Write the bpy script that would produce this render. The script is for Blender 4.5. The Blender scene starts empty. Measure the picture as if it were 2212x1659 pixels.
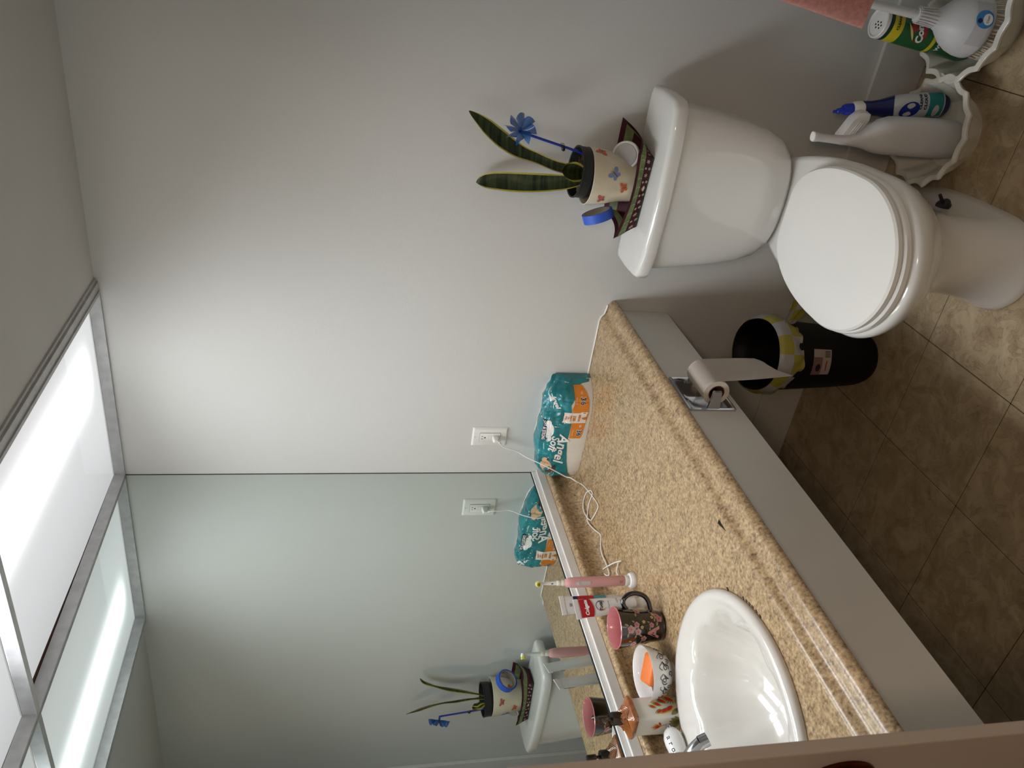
import bpy, bmesh, math, random
from mathutils import Vector, Matrix, noise
random.seed(7)
PI = math.pi
sc = bpy.context.scene
COL = sc.collection

# ---------------------------------------------------------------- camera
def cam_axes(yaw, pitch, roll):
    cy, sy, cp, sp = math.cos(yaw), math.sin(yaw), math.cos(pitch), math.sin(pitch)
    f = Vector((-sy*cp, cy*cp, -sp)); r = Vector((cy, sy, 0)); u = r.cross(f)
    cr, sr = math.cos(roll), math.sin(roll)
    return cr*r + sr*u, -sr*r + cr*u, f
r_, u_, f_ = cam_axes(0.5448, 0.2276, 0.0200)
cd = bpy.data.cameras.new('camera'); cam = bpy.data.objects.new('camera', cd); COL.objects.link(cam)
# the photograph was taken with the phone turned: picture right is down in the room
M3 = Matrix((-u_, r_, -f_)).transposed()
cam.matrix_world = Matrix.Translation((1.5949, -2.0605, 1.5686)) @ M3.to_4x4()
cd.sensor_fit = 'HORIZONTAL'; cd.sensor_width = 36.0; cd.lens = 1713.35/2212*36.0
cd.clip_start = 0.02
cd.dof.use_dof = True; cd.dof.focus_distance = 2.2; cd.dof.aperture_fstop = 11.0
sc.camera = cam

# ---------------------------------------------------------------- world, lights, exposure
PANEL_BASE, PANEL_PEAK = 0.95, 3.0   # the sheet also lets half of the light straight through
w = bpy.data.worlds.new('world'); sc.world = w; w.use_nodes = True
w.node_tree.nodes['Background'].inputs[0].default_value = (0.29, 0.25, 0.21, 1)
w.node_tree.nodes['Background'].inputs[1].default_value = 0.20
ld = bpy.data.lights.new('hall_lamp', 'AREA'); ld.shape = 'DISK'; ld.size = 0.35; ld.energy = 10.5
ld.color = (1.0, 0.74, 0.52)
lo = bpy.data.objects.new('hall_lamp', ld); COL.objects.link(lo)
lo.location = (1.93, -2.60, 2.02); lo.rotation_euler = (math.radians(35), 0, math.radians(20))
lo['label'] = 'warm hall ceiling lamp behind the camera'; lo['category'] = 'lamp'
# fluorescent troughs above the translucent sheets of the luminous ceiling, one per bay
for k_, (ya, yb) in enumerate(((-.24, -.80), (-.86, -1.43))):
    l_ = bpy.data.lights.new('fluorescent_trough', 'AREA'); l_.shape = 'RECTANGLE'; l_.size = .34; l_.size_y = abs(yb-ya)
    l_.energy = (29.0, 42.0)[k_]*abs(yb-ya); l_.spread = math.radians(128); l_.color = (.965, .99, 1.03)
    q_ = bpy.data.objects.new('fluorescent_trough', l_); COL.objects.link(q_); q_.location = (.34, (ya+yb)/2, 2.255)
    q_['label'] = 'fluorescent trough above the diffuser sheet, bay %s' % ('by the back wall', 'in the middle', 'by the front wall')[k_]; q_['category'] = 'lamp'
sc.view_settings.view_transform = 'Standard'; sc.view_settings.look = 'None'
sc.view_settings.exposure = 0.03; sc.view_settings.gamma = 1.0
sc.view_settings.use_curve_mapping = False
sc.cycles.max_bounces = 10; sc.cycles.diffuse_bounces = 6
sc.cycles.sample_clamp_indirect = 6.0

# ---------------------------------------------------------------- materials
def lin(c):
    return tuple(((v/255)/12.92 if v/255 <= .04045 else ((v/255+.055)/1.055)**2.4) for v in c) + (1.0,)
MC = {}
def mat(name, col=(200, 200, 200), rough=.5, metal=0.0, col2=None, vscale=8.0, bump=0.0, bscale=60.0,
        coat=0.0, trans=0.0, alpha=1.0, stretch=(1, 1, 1), spec=.5, sheen=0.0, detail=4):
    if name in MC: return MC[name]
    m = bpy.data.materials.new(name); m.use_nodes = True; nt = m.node_tree; b = nt.nodes['Principled BSDF']
    b.inputs['Base Color'].default_value = lin(col); b.inputs['Roughness'].default_value = rough
    b.inputs['Metallic'].default_value = metal
    b.inputs['Specular IOR Level'].default_value = spec
    if coat: b.inputs['Coat Weight'].default_value = coat; b.inputs['Coat Roughness'].default_value = .04
    if trans: b.inputs['Transmission Weight'].default_value = trans
    if alpha < 1: b.inputs['Alpha'].default_value = alpha
    if sheen: b.inputs['Sheen Weight'].default_value = sheen
    tc = nt.nodes.new('ShaderNodeTexCoord'); mp = nt.nodes.new('ShaderNodeMapping')
    mp.inputs['Scale'].default_value = stretch
    nt.links.new(tc.outputs['Object'], mp.inputs[0])
    c2 = col2 if col2 else tuple(max(0, v*0.96) for v in col)
    n = nt.nodes.new('ShaderNodeTexNoise'); n.inputs['Scale'].default_value = vscale; n.inputs['Detail'].default_value = detail
    nt.links.new(mp.outputs[0], n.inputs['Vector'])
    rp = nt.nodes.new('ShaderNodeValToRGB'); rp.color_ramp.elements[0].position = .35; rp.color_ramp.elements[1].position = .65
    rp.color_ramp.elements[0].color = lin(c2); rp.color_ramp.elements[1].color = lin(col)
    nt.links.new(n.outputs['Fac'], rp.inputs[0]); nt.links.new(rp.outputs[0], b.inputs['Base Color'])
    if bump:
        n2 = nt.nodes.new('ShaderNodeTexNoise'); n2.inputs['Scale'].default_value = bscale; n2.inputs['Detail'].default_value = 3
        nt.links.new(mp.outputs[0], n2.inputs['Vector'])
        bp = nt.nodes.new('ShaderNodeBump'); bp.inputs['Strength'].default_value = bump; bp.inputs['Distance'].default_value = .002
        nt.links.new(n2.outputs['Fac'], bp.inputs['Height']); nt.links.new(bp.outputs[0], b.inputs['Normal'])
    MC[name] = m
    return m

def mat_ramp(name, stops, scale, detail=6, rough=.4, bump=.1, scale2=None, stops2=None, mixf=.5, dist=0.0, bdist=.001, coat=0, stretch=(1, 1, 1)):
    m = bpy.data.materials.new(name); m.use_nodes = True; nt = m.node_tree; b = nt.nodes['Principled BSDF']
    b.inputs['Roughness'].default_value = rough
    if coat: b.inputs['Coat Weight'].default_value = coat; b.inputs['Coat Roughness'].default_value = .12
    g = nt.nodes.new('ShaderNodeNewGeometry'); mp = nt.nodes.new('ShaderNodeMapping'); mp.inputs['Scale'].default_value = stretch
    nt.links.new(g.outputs['Position'], mp.inputs[0])
    def layer(sc_, st, di):
        n = nt.nodes.new('ShaderNodeTexNoise'); n.inputs['Scale'].default_value = sc_; n.inputs['Detail'].default_value = detail
        n.inputs['Roughness'].default_value = .65; n.inputs['Distortion'].default_value = di
        nt.links.new(mp.outputs[0], n.inputs['Vector'])
        r = nt.nodes.new('ShaderNodeValToRGB')
        while len(r.color_ramp.elements) < len(st): r.color_ramp.elements.new(.5)
        for e, (p, c) in zip(r.color_ramp.elements, st): e.position = p; e.color = lin(c)
        nt.links.new(n.outputs['Fac'], r.inputs[0])
        return n, r
    n1, r1 = layer(scale, stops, dist)
    out = r1.outputs[0]
    if scale2:
        n2, r2 = layer(scale2, stops2, dist*.35)
        mx = nt.nodes.new('ShaderNodeMix'); mx.data_type = 'RGBA'; mx.inputs[0].default_value = mixf
        nt.links.new(r1.outputs[0], mx.inputs[6]); nt.links.new(r2.outputs[0], mx.inputs[7]); out = mx.outputs[2]
    nt.links.new(out, b.inputs['Base Color'])
    bp = nt.nodes.new('ShaderNodeBump'); bp.inputs['Strength'].default_value = bump; bp.inputs['Distance'].default_value = bdist
    nt.links.new((r2.outputs[0] if scale2 and bdist > .002 else n1.outputs['Fac']), bp.inputs['Height']); nt.links.new(bp.outputs[0], b.inputs['Normal'])
    MC[name] = m
    return m

WALL = mat('wall_paint', (211, 211, 209), .62, bump=.12, bscale=260, vscale=2, col2=(208, 208, 205))
CEIL = mat('ceiling_paint', (200, 199, 196), .8, bump=.1, bscale=300, vscale=2)
TRIM = mat('trim_paint', (212, 210, 204), .38, vscale=3)
CERAM = mat('white_ceramic', (226, 225, 222), .12, coat=.6, vscale=2, col2=(224, 223, 219))
SEATM = mat('white_seat_plastic', (236, 235, 231), .22, vscale=2, col2=(234, 233, 229))
CHROME = mat('chrome', (196, 198, 202), .12, 1.0, vscale=3)
ALU = mat('aluminium_frame', (190, 190, 190), .45, .1, vscale=40, col2=(176, 176, 177), stretch=(1, 1, 1))
WHITEP = mat('white_plastic', (233, 232, 228), .35, vscale=3)
BLACKP = mat('black_plastic', (10, 11, 12), .42, vscale=5)
LAM = mat_ramp('brown_laminate', [(.30, (86, 66, 48)), (.42, (142, 116, 84)), (.53, (174, 147, 108)), (.66, (198, 172, 132))], 48, rough=.30,
               bump=.12, scale2=150, stops2=[(.37, (62, 46, 34)), (.47, (152, 126, 94)), (.56, (178, 150, 112)), (.68, (214, 192, 156))], mixf=.55, bdist=.0006, coat=.25)
TILE = mat_ramp('stone_pattern_vinyl', [(.28, (118, 98, 74)), (.43, (166, 146, 116)), (.6, (184, 166, 136)), (.75, (200, 184, 156))], 7, rough=.42, bump=.6,
                scale2=16, stops2=[(.3, (124, 104, 78)), (.44, (164, 144, 114)), (.490, (168, 148, 118)), (.5, (134, 115, 88)), (.510, (176, 156, 126)), (.72, (202, 186, 156))], mixf=.5, dist=2.2, bdist=.007)
GROUT = mat('dark_tile_joint', (58, 46, 34), .8)
m = bpy.data.materials.new('mirror_glass'); m.use_nodes = True; b = m.node_tree.nodes['Principled BSDF']
b.inputs['Base Color'].default_value = (.70, .765, .735, 1); b.inputs['Metallic'].default_value = 1; b.inputs['Roughness'].default_value = 0.0
MIRROR = m
# luminous panel: translucent sheet, the tube's bright streak and falloff painted into its emission
m = bpy.data.materials.new('luminous_diffuser'); m.use_nodes = True; nt = m.node_tree
for n in list(nt.nodes): nt.nodes.remove(n)
o_ = nt.nodes.new('ShaderNodeOutputMaterial'); em = nt.nodes.new('ShaderNodeEmission'); em.inputs[0].default_value = (.98, 1.0, 1.01, 1)
g = nt.nodes.new('ShaderNodeNewGeometry'); sx = nt.nodes.new('ShaderNodeSeparateXYZ'); nt.links.new(g.outputs['Position'], sx.inputs[0])
def mth(op, a, b_=None):
    n = nt.nodes.new('ShaderNodeMath'); n.operation = op
    for i, v in enumerate((a, b_)):
        if v is None: continue
        if isinstance(v, (int, float)): n.inputs[i].default_value = v
        else: nt.links.new(v, n.inputs[i])
    return n.outputs[0]
d = mth('DIVIDE', mth('SUBTRACT', sx.outputs['X'], .405), .062)
ga = mth('EXPONENT', mth('MULTIPLY', mth('MULTIPLY', d, d), -1.0))
wide = mth('EXPONENT', mth('MULTIPLY', mth('MULTIPLY', mth('SUBTRACT', sx.outputs['X'], .36), 1.5), mth('MULTIPLY', mth('SUBTRACT', sx.outputs['X'], .36), -1.5)))
endf = nt.nodes.new('ShaderNodeMapRange'); endf.interpolation_type = 'SMOOTHSTEP'
endf.inputs['From Min'].default_value = -.04; endf.inputs['From Max'].default_value = -.14
nt.links.new(sx.outputs['Y'], endf.inputs['Value'])
st = mth('ADD', mth('MULTIPLY', wide, PANEL_BASE), mth('MULTIPLY', mth('MULTIPLY', ga, endf.outputs[0]), PANEL_PEAK))
tr = nt.nodes.new('ShaderNodeBsdfTransparent'); mx = nt.nodes.new('ShaderNodeMixShader'); mx.inputs[0].default_value = .5
nt.links.new(tr.outputs[0], mx.inputs[1]); nt.links.new(em.outputs[0], mx.inputs[2])
nt.links.new(st, em.inputs[1]); nt.links.new(mx.outputs[0], o_.inputs[0])
DIFF = m

# ---------------------------------------------------------------- mesh helpers
def obj(name, bm, material, parent=None, smooth=False, loc=None):
    me = bpy.data.meshes.new(name)
    if isinstance(bm, bmesh.types.BMesh):
        bmesh.ops.recalc_face_normals(bm, faces=bm.faces[:]) if len(bm.faces) < 60000 else None
        bm.to_mesh(me); bm.free()
    else:
        me.from_pydata(bm[0], [], bm[1]); me.update()
    mats = material if isinstance(material, (list, tuple)) else [material]
    for mm in mats: me.materials.append(mm)
    if smooth:
        me.polygons.foreach_set('use_smooth', [True]*len(me.polygons))
        try: me.set_sharp_from_angle(angle=math.radians(smooth if smooth > 1 else 40))
        except Exception: pass
    o = bpy.data.objects.new(name, me); COL.objects.link(o)
    if parent is not None: o.parent = parent
    if loc: o.location = loc
    return o
def tag(o, label, cat, group=None):
    o['label'] = label; o['category'] = cat
    if group: o['group'] = group
    return o
def thing(name, label, cat, loc=(0, 0, 0), group=None, rot=(0, 0, 0)):
    o = bpy.data.objects.new(name, None); o.empty_display_size = .05; COL.objects.link(o)
    o.location = loc; o.rotation_euler = rot
    return tag(o, label, cat, group)
def struct(name, bm, m, label=None, smooth=False, parent=None):
    o = obj(name, bm, m, parent, smooth)
    if parent is None: o['kind'] = 'structure'
    if label: o['label'] = label
    return o
def NB(): return bmesh.new()
def add_box(bm, a, b, bev=0.0, seg=2):
    vs = [bm.verts.new((x, y, z)) for x in (a[0], b[0]) for y in (a[1], b[1]) for z in (a[2], b[2])]
    fs = [(0, 1, 3, 2), (4, 6, 7, 5), (0, 4, 5, 1), (2, 3, 7, 6), (0, 2, 6, 4), (1, 5, 7, 3)]
    faces = [bm.faces.new([vs[i] for i in f]) for f in fs]
    if bev:
        es = list({e for f in faces for e in f.edges})
        bmesh.ops.bevel(bm, geom=es, offset=bev, segments=seg, affect='EDGES', profile=.5)
    return bm
def box(a, b, bev=0.0, seg=2): return add_box(NB(), a, b, bev, seg)
def add_loft(bm, rings, cap0=True, cap1=True, close=True):
    R = [[bm.verts.new(p) for p in ring] for ring in rings]
    n = len(rings[0])
    for i in range(len(R)-1):
        for j in range(n if close else n-1):
            k = (j+1) % n
            bm.faces.new((R[i][j], R[i][k], R[i+1][k], R[i+1][j]))
    if cap0 and close: bm.faces.new(list(reversed(R[0])))
    if cap1 and close: bm.faces.new(R[-1])
    return bm
def loft(rings, cap0=True, cap1=True, close=True): return add_loft(NB(), rings, cap0, cap1, close)
def ring(cx, cy, z, rx, ry=None, n=32, ph=0.0, p=2.0, rot=0.0):
    ry = rx if ry is None else ry; out = []
    for i in range(n):
        t = 2*PI*i/n + ph; c, s = math.cos(t), math.sin(t)
        x = rx*math.copysign(abs(c)**(2/p), c); y = ry*math.copysign(abs(s)**(2/p), s)
        cr, sr = math.cos(rot), math.sin(rot)
        out.append((cx + x*cr - y*sr, cy + x*sr + y*cr, z))
    return out
def lathe(prof, cx=0, cy=0, n=40, cap0=True, cap1=True, bm=None):
    return add_loft(bm or NB(), [ring(cx, cy, z, max(r, 1e-5), n=n) for r, z in prof], cap0, cap1)
def frame_along(pts):
    P = [Vector(p) for p in pts]; T = []
    for i in range(len(P)):
        a = P[max(0, i-1)]; c = P[min(len(P)-1, i+1)]
        T.append((c-a).normalized())
    up = Vector((0, 0, 1)) if abs(T[0].z) < .9 else Vector((1, 0, 0))
    N = (up - T[0]*up.dot(T[0])).normalized(); out = []
    for i in range(len(P)):
        N = (N - T[i]*N.dot(T[i])).normalized(); out.append((P[i], T[i], N, T[i].cross(N)))
    return out
def add_tube(bm, pts, r, n=8, flat=1.0):
    rr = r if isinstance(r, (list, tuple)) else [r]*len(pts)
    rings = []
    for (p, t, a, b), q in zip(frame_along(pts), rr):
        rings.append([p + a*q*flat*math.cos(2*PI*k/n) + b*q*math.sin(2*PI*k/n) for k in range(n)])
    return add_loft(bm, rings)
def tube(pts, r, n=8, flat=1.0): return add_tube(NB(), pts, r, n, flat)
def smooth_path(pts, k=6):
    P = [Vector(p) for p in pts]; out = []
    for i in range(len(P)-1):
        p0 = P[max(0, i-1)]; p1 = P[i]; p2 = P[i+1]; p3 = P[min(len(P)-1, i+2)]
        for j in range(k):
            t = j/k
            out.append(.5*((2*p1) + (p2-p0)*t + (2*p0-5*p1+4*p2-p3)*t*t + (3*p1-p0-3*p2+p3)*t**3))
    out.append(P[-1]); return out
def prism(poly, z0, z1, bev=0.0):
    bm = NB(); add_loft(bm, [[(x, y, z0) for x, y in poly], [(x, y, z1) for x, y in poly]])
    if bev:
        bmesh.ops.bevel(bm, geom=[e for e in bm.edges], offset=bev, segments=3, affect='EDGES', profile=.5)
    return bm
def lerp(a, b, t): return a+(b-a)*t
def interp(tab, x):
    if x <= tab[0][0]: return tab[0][1]
    for (a, va), (b, vb) in zip(tab, tab[1:]):
        if x <= b: return lerp(va, vb, (x-a)/(b-a))
    return tab[-1][1]

# prints: flat 2D shapes laid on a surface by a mapping function
class Print:
    def __init__(s): s.v = []; s.f = []
    def poly(s, pts):
        n = len(s.v); cx = sum(p[0] for p in pts)/len(pts); cy = sum(p[1] for p in pts)/len(pts)
        s.v.append((cx, cy)); s.v += [tuple(p) for p in pts]; m_ = len(pts)
        for i in range(m_): s.f.append((n, n+1+i, n+1+(i+1) % m_))
        return s
    def ell(s, cx, cy, rx, ry=None, rot=0, n=12):
        ry = ry or rx
        return s.poly([(cx+rx*math.cos(t)*math.cos(rot)-ry*math.sin(t)*math.sin(rot), cy+rx*math.cos(t)*math.sin(rot)+ry*math.sin(t)*math.cos(rot))
                       for t in [2*PI*i/n for i in range(n)]])
    def leaf(s, x0, y0, x1, y1, wd, n=8, bend=0.0):
        dx, dy = x1-x0, y1-y0; L = math.hypot(dx, dy); px, py = -dy/L, dx/L; a = []; b = []
        for i in range(n+1):
            t = i/n; w_ = wd*math.sin(PI*t)**.8 if 0 < t < 1 else 0
            cx = x0+dx*t+px*bend*math.sin(PI*t); cy = y0+dy*t+py*bend*math.sin(PI*t)
            a.append((cx+px*w_, cy+py*w_)); b.append((cx-px*w_, cy-py*w_))
        k = len(s.v); s.v += a+b
        for i in range(n): s.f.append((k+i, k+i+1, k+n+2+i, k+n+1+i))
        return s
    def line(s, pts, wd):
        k = len(s.v); n = len(pts)
        for i, p in enumerate(pts):
            a = pts[max(0, i-1)]; b = pts[min(n-1, i+1)]; dx, dy = b[0]-a[0], b[1]-a[1]; L = math.hypot(dx, dy) or 1
            ww = wd[i] if isinstance(wd, list) else wd
            s.v += [(p[0]-dy/L*ww/2, p[1]+dx/L*ww/2), (p[0]+dy/L*ww/2, p[1]-dx/L*ww/2)]
        for i in range(n-1): s.f.append((k+2*i, k+2*i+2, k+2*i+3, k+2*i+1))
        return s
    def band(s, x0, x1, lo, hi, nx=24, ny=4):
        k = len(s.v)
        for i in range(nx+1):
            x = lerp(x0, x1, i/nx); a = lo(x) if callable(lo) else lo; b = hi(x) if callable(hi) else hi
            for j in range(ny+1): s.v.append((x, lerp(a, b, j/ny)))
        for i in range(nx):
            for j in range(ny):
                q = k+i*(ny+1)+j; s.f.append((q, q+ny+1, q+ny+2, q+1))
        return s
    def build(s, name, mp, m_, parent, off=.0006):
        return obj(name, ([mp(x, y, off) for x, y in s.v], s.f), m_, parent)
def plane_map(o, u, v, nrm=None):
    o, u, v = Vector(o), Vector(u).normalized(), Vector(v).normalized(); nn = Vector(nrm).normalized() if nrm else u.cross(v)
    return lambda x, y, off: o+u*x+v*y+nn*off
def cyl_map(cx, cy, rf, a0, sgn=1):
    def f(x, y, off):
        r = rf(y)+off; a = a0+sgn*x/max(rf(y), 1e-4)
        return Vector((cx+r*math.cos(a), cy+r*math.sin(a), y))
    return f
def text_mesh(body, size, shear=0.0, bold=0.0, align='CENTER', sx_=1.0):
    cu = bpy.data.curves.new('lettering', 'FONT'); cu.body = body; cu.size = size; cu.shear = shear; cu.offset = bold
    cu.align_x = align; cu.align_y = 'CENTER'; cu.resolution_u = 3
    o = bpy.data.objects.new('lettering', cu); COL.objects.link(o)
    dg = bpy.context.evaluated_depsgraph_get(); me = bpy.data.meshes.new_from_object(o.evaluated_get(dg))
    v = [(p.co.x*sx_, p.co.y) for p in me.vertices]; f = [tuple(q.vertices) for q in me.polygons]
    bpy.data.objects.remove(o); bpy.data.curves.remove(cu); bpy.data.meshes.remove(me)
    return v, f
def lettering(body, size, mp, m_, parent, at=(0, 0), rot=0.0, shear=0.0, bold=0.0, off=.0012, sx_=1.0, name='lettering'):
    v, f = text_mesh(body, size, shear, bold, sx_=sx_); c, s = math.cos(rot), math.sin(rot)
    vv = [mp(at[0]+x*c-y*s, at[1]+x*s+y*c, off) for x, y in v]
    return obj(name, (vv, f), m_, parent)
INK = mat('black_ink', (22, 22, 26), .5); WINK = mat('white_ink', (236, 236, 232), .45)

# ================================================================ THE SETTING
XR, YF, ZC = 1.68, -2.90, 2.168
fl = struct('floor', box((-.1, YF-.1, -.06), (2.1, .1, -.003)), GROUT)
tile_full = None; px_, py_ = .312, .3115
TW = []
ix = -1
while True:
    x0 = .144+px_*ix; ix += 1
    if x0 > 2.0: break
    iy = 0
    while True:
        y1 = .195-py_*iy; iy += 1   # joints at -.1165, -.428, -.7395, ...
        y0 = y1-py_
        if y1 < YF: break
        a = (max(x0, 0)+.0009, max(y0, YF)+.0009); b = (min(x0+px_, 2.0)-.0009, min(y1, 0)-.0009)
        if b[0]-a[0] < .01 or b[1]-a[1] < .01: continue
        w_, h_ = round(b[0]-a[0], 4), round(b[1]-a[1], 4)
        key = (w_, h_)
        me = MC.get(('tile', key))
        if me is None:
            bm = box((-w_/2, -h_/2, -.003), (w_/2, h_/2, 0), .0012, 1); me = bpy.data.meshes.new('tile'); bm.to_mesh(me); bm.free()
            me.materials.append(TILE); MC[('tile', key)] = me
        o = bpy.data.objects.new('tile', me); COL.objects.link(o); o.parent = fl
        o.location = ((a[0]+b[0])/2, (a[1]+b[1])/2, 0)
struct('wall_back', box((-.1, 0, -.06), (2.1, .1, 2.4)), WALL)
struct('wall_left', box((-.1, YF, -.06), (-.004, 0, 2.4)), WALL)
bm = box((XR, -1.472, -.06), (2.1, 0, 2.4)); struct('wall_right', bm, WALL)
bm = NB(); poly = [(-.1, -.06), (.66, -.06), (.66, 2.07), (1.66, 2.07), (1.66, -.06), (2.1, -.06), (2.1, 2.4), (-.1, 2.4)]
add_loft(bm, [[(x, y, z) for x, z in poly] for y in (-1.552, -1.472)]); struct('wall_front', bm, WALL)
bm = NB(); add_box(bm, (.642, -1.472, ZC), (XR, 0, 2.4)); struct('ceiling', bm, CEIL)
struct('trim_4', box((-.1, YF-.1, 2.3), (2.1, -1.552, 2.4)), CEIL)
struct('trim_2', box((2.0, YF, -.003), (2.1, -1.552, 2.3)), WALL)
struct('trim_3', box((-.004, -1.472, 2.29), (.642, 0, 2.4)), mat('ceiling_cavity', (96, 70, 56), .9))
struct('baseboard_back', box((0, -.013, 0), (1.57, 0, .142), .003, 2), TRIM)
struct('baseboard_left', box((-.004, -1.472, 0), (.009, -.013, .142), .003, 2), TRIM)
struct('baseboard_right', box((XR-.013, -1.472, 0), (XR, -.013, .142), .003, 2), TRIM)
bm = box((1.572, -.016, 0), (1.63, 0, ZC), .003); add_box(bm, (1.63, -.022, 0), (1.679, 0, ZC), .004); struct('trim_1', bm, TRIM)

# open door at the left of the picture, near the lens
door = thing('door_1', 'brown-lit painted door leaf folded against the wall at the left, nearest the lens', 'door', (.796, -1.571, 0))
door['kind'] = 'structure'; del door['category']
DOORM = mat('door_paint', (196, 182, 170), .45, vscale=3)
obj('door_leaf', box((-.72, -.0005, .01), (0, .0175, 2.03), .0025, 2), DOORM, door)
BRONZE = mat('dark_bronze', (110, 52, 34), .22, 1.0, vscale=12, col2=(60, 28, 18))
kn = NB(); add_loft(kn, [[(-.052+r*.62*math.cos(t), -y, .945+r*math.sin(t)) for t in [2*PI*i/36 for i in range(36)]] for r, y in ((.047, .0006), (.047, .004), (.040, .008), (.020, .010))])
obj('knob_rosette', kn, BRONZE, door, 50)
kn = NB(); add_loft(kn, [[(-.052+r*math.cos(t), -y, .945+r*math.sin(t)) for t in [2*PI*i/28 for i in range(28)]] for r, y in ((.011, .009), (.011, .03), (.018, .036), (.026, .044), (.028, .053), (.025, .062), (.015, .068), (.002, .0695))])
obj('door_knob', kn, BRONZE, door, True)

# ================================================================ MIRROR
mir = thing('wall_mirror', 'large frameless wall mirror above the vanity countertop', 'mirror', (0, -1, .9))
def P(o, par):   # child built in world coordinates
    o.location = -Vector(par.location); return o
def part(name, bm, m_, par, smooth=False):
    o = obj(name, bm, m_, par, smooth); o.location = -Vector(par.location); return o
part('mirror_pane', box((-.004, -1.4715, .896), (0, -.0015, 2.165)), MIRROR, mir)
part('mirror_channel', box((-.004, -1.4715, .882), (.0045, -.002, .8965), .001, 1), mat('polished_channel', (238, 238, 236), .22, .0), mir)
bm = NB(); add_box(bm, (-.0038, -1.4715, .8962), (.0006, -.002, .9005)); part('edge_seal', bm, mat('blackened_edge', (38, 44, 46), .6), mir)
bm = NB(); add_box(bm, (-.003, -.0018, .89), (.0012, 0, 2.16)); part('corner_seal', bm, mat('blackened_edge', (38, 44, 46), .6), mir)
strip = tag(obj('ledge_strip', box((-.004, -1.4715, .8555), (.0125, -.0005, .882), .0012, 1), mat('white_strip', (222, 219, 214), .4)),
            'white painted strip between mirror and brown backsplash', 'trim')

# ================================================================ LUMINOUS CEILING
lf = thing('luminous_ceiling_light', 'luminous ceiling light with white diffusers in grey metal bars above the vanity', 'ceiling light', (.3, -1, 2.157))
z0, z1 = 2.157, 2.187
bm = NB(); add_box(bm, (0, -.008, z0), (.60, -.0005, z1)); part('back_bar', bm, ALU, lf)
bm = NB(); add_box(bm, (.0005, -1.4715, z0), (.008, -.008, z1)); part('mirror_side_bar', bm, ALU, lf)
bm = NB()
prof = [(.600, z1), (.600, z0), (.609, z0), (.609, z0+.003), (.620, z0+.003), (.620, z0+.001), (.634, z0+.001), (.634, z0+.006), (.643, z0+.006), (.643, z1)]
add_loft(bm, [[(x, y, z) for x, z in prof] for y in (-.003, -1.4715)]); part('outer_bar', bm, ALU, lf)
for k, y in enumerate((-.831, -1.4645)):
    bm = NB(); add_box(bm, (.008, y-.009, z0), (.60, y+.009, z0+.003)); add_box(bm, (.008, y-.006, z0+.003), (.60, y+.006, z1)); part('cross_bar', bm, ALU, lf)
def panel(y0, y1, gap):
    n = 14; bm = NB(); lo = []; hi = []
    for i in range(n+1):
        t = i/n; y = lerp(y0, y1, t)
        xx = .0085 + (max(0, (t-.45)/.55)**1.1*.019 if gap else 0)
        zz = z1 + .002*math.sin(PI*t)
        lo.append(((xx, y, zz), (.6005, y, z1+.001)))
    A = [[bm.verts.new(p) for p in q] for q in lo]; B = [[bm.verts.new((p[0], p[1], p[2]+.003)) for p in q] for q in lo]
    for i in range(n):
        bm.faces.new((A[i][0], A[i+1][0], A[i+1][1], A[i][1])); bm.faces.new((B[i][0], B[i][1], B[i+1][1], B[i+1][0]))
        bm.faces.new((A[i][0], B[i][0], B[i+1][0], A[i+1][0]))
    return bm
for y0, y1, gp in ((-.009, -.824, True), (-.838, -1.457, False)):
    part('diffuser_panel', panel(y0, y1, gp), DIFF, lf)
part('side_board', box((-.0038, -1.4715, 2.19), (.004, -.001, 2.27)), mat('housing_brown', (92, 62, 48), .8), lf)  # brown board added over the white wall so the diffuser gap looks dark
part('housing', box((-.004, -1.4715, 2.27), (.64, 0, 2.288)), mat('housing_brown', (92, 62, 48), .8), lf)

# ================================================================ COUNTERTOP, SPLASH, APRON
ct = thing('vanity_countertop', 'long speckled brown laminate vanity countertop with rolled front edge', 'countertop', (.32, -1, .768))
ZT = .768; YE = -1.4715
front = [(.575, ZT), (.580, ZT), (.586, ZT-.0008), (.592, ZT-.0035), (.597, ZT-.0078), (.602, ZT-.0120), (.608, ZT-.0146), (.615, ZT-.0155), (.624, ZT-.0158), (.632, ZT-.0172), (.639, ZT-.0205), (.6445, ZT-.0258), (.6472, ZT-.0315), (.6474, ZT-.0345), (.6455, ZT-.0368), (.640, ZT-.0378), (.605, ZT-.0378)]
back = [(.075, ZT), (.055, ZT+.0012), (.040, ZT+.006), (.029, ZT+.014), (.0235, ZT+.024), (.022, ZT+.034), (.022, ZT+.056), (.0235, ZT+.063), (.0275, ZT+.069), (.0300, ZT+.075), (.0295, ZT+.081), (.025, ZT+.0855), (.019, ZT+.0872), (.0, ZT+.0872)]
SX, SY, SA, SB = .292, -1.178, .240, .262      # sink outline
def strip_bm(prof, y0, y1, bm=None):
    return add_loft(bm or NB(), [[(x, y, z) for x, z in prof] for y in (y0, y1)], False, False, False)
bm = NB(); strip_bm(front, -.0005, YE, bm)
add_loft(bm, [[(x, y, z) for x, z in ((.075, ZT), (.575, ZT))] for y in (-.0005, SY+SB+.01)], False, False, False)
add_loft(bm, [[(x, y, z) for x, z in ((.075, ZT), (.575, ZT))] for y in (SY-SB-.01, YE)], False, False, False)
n = 64; inner = []; outer = []
hx0, hx1, hy0, hy1 = .075, .575, SY-SB-.01, SY+SB+.01
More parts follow.
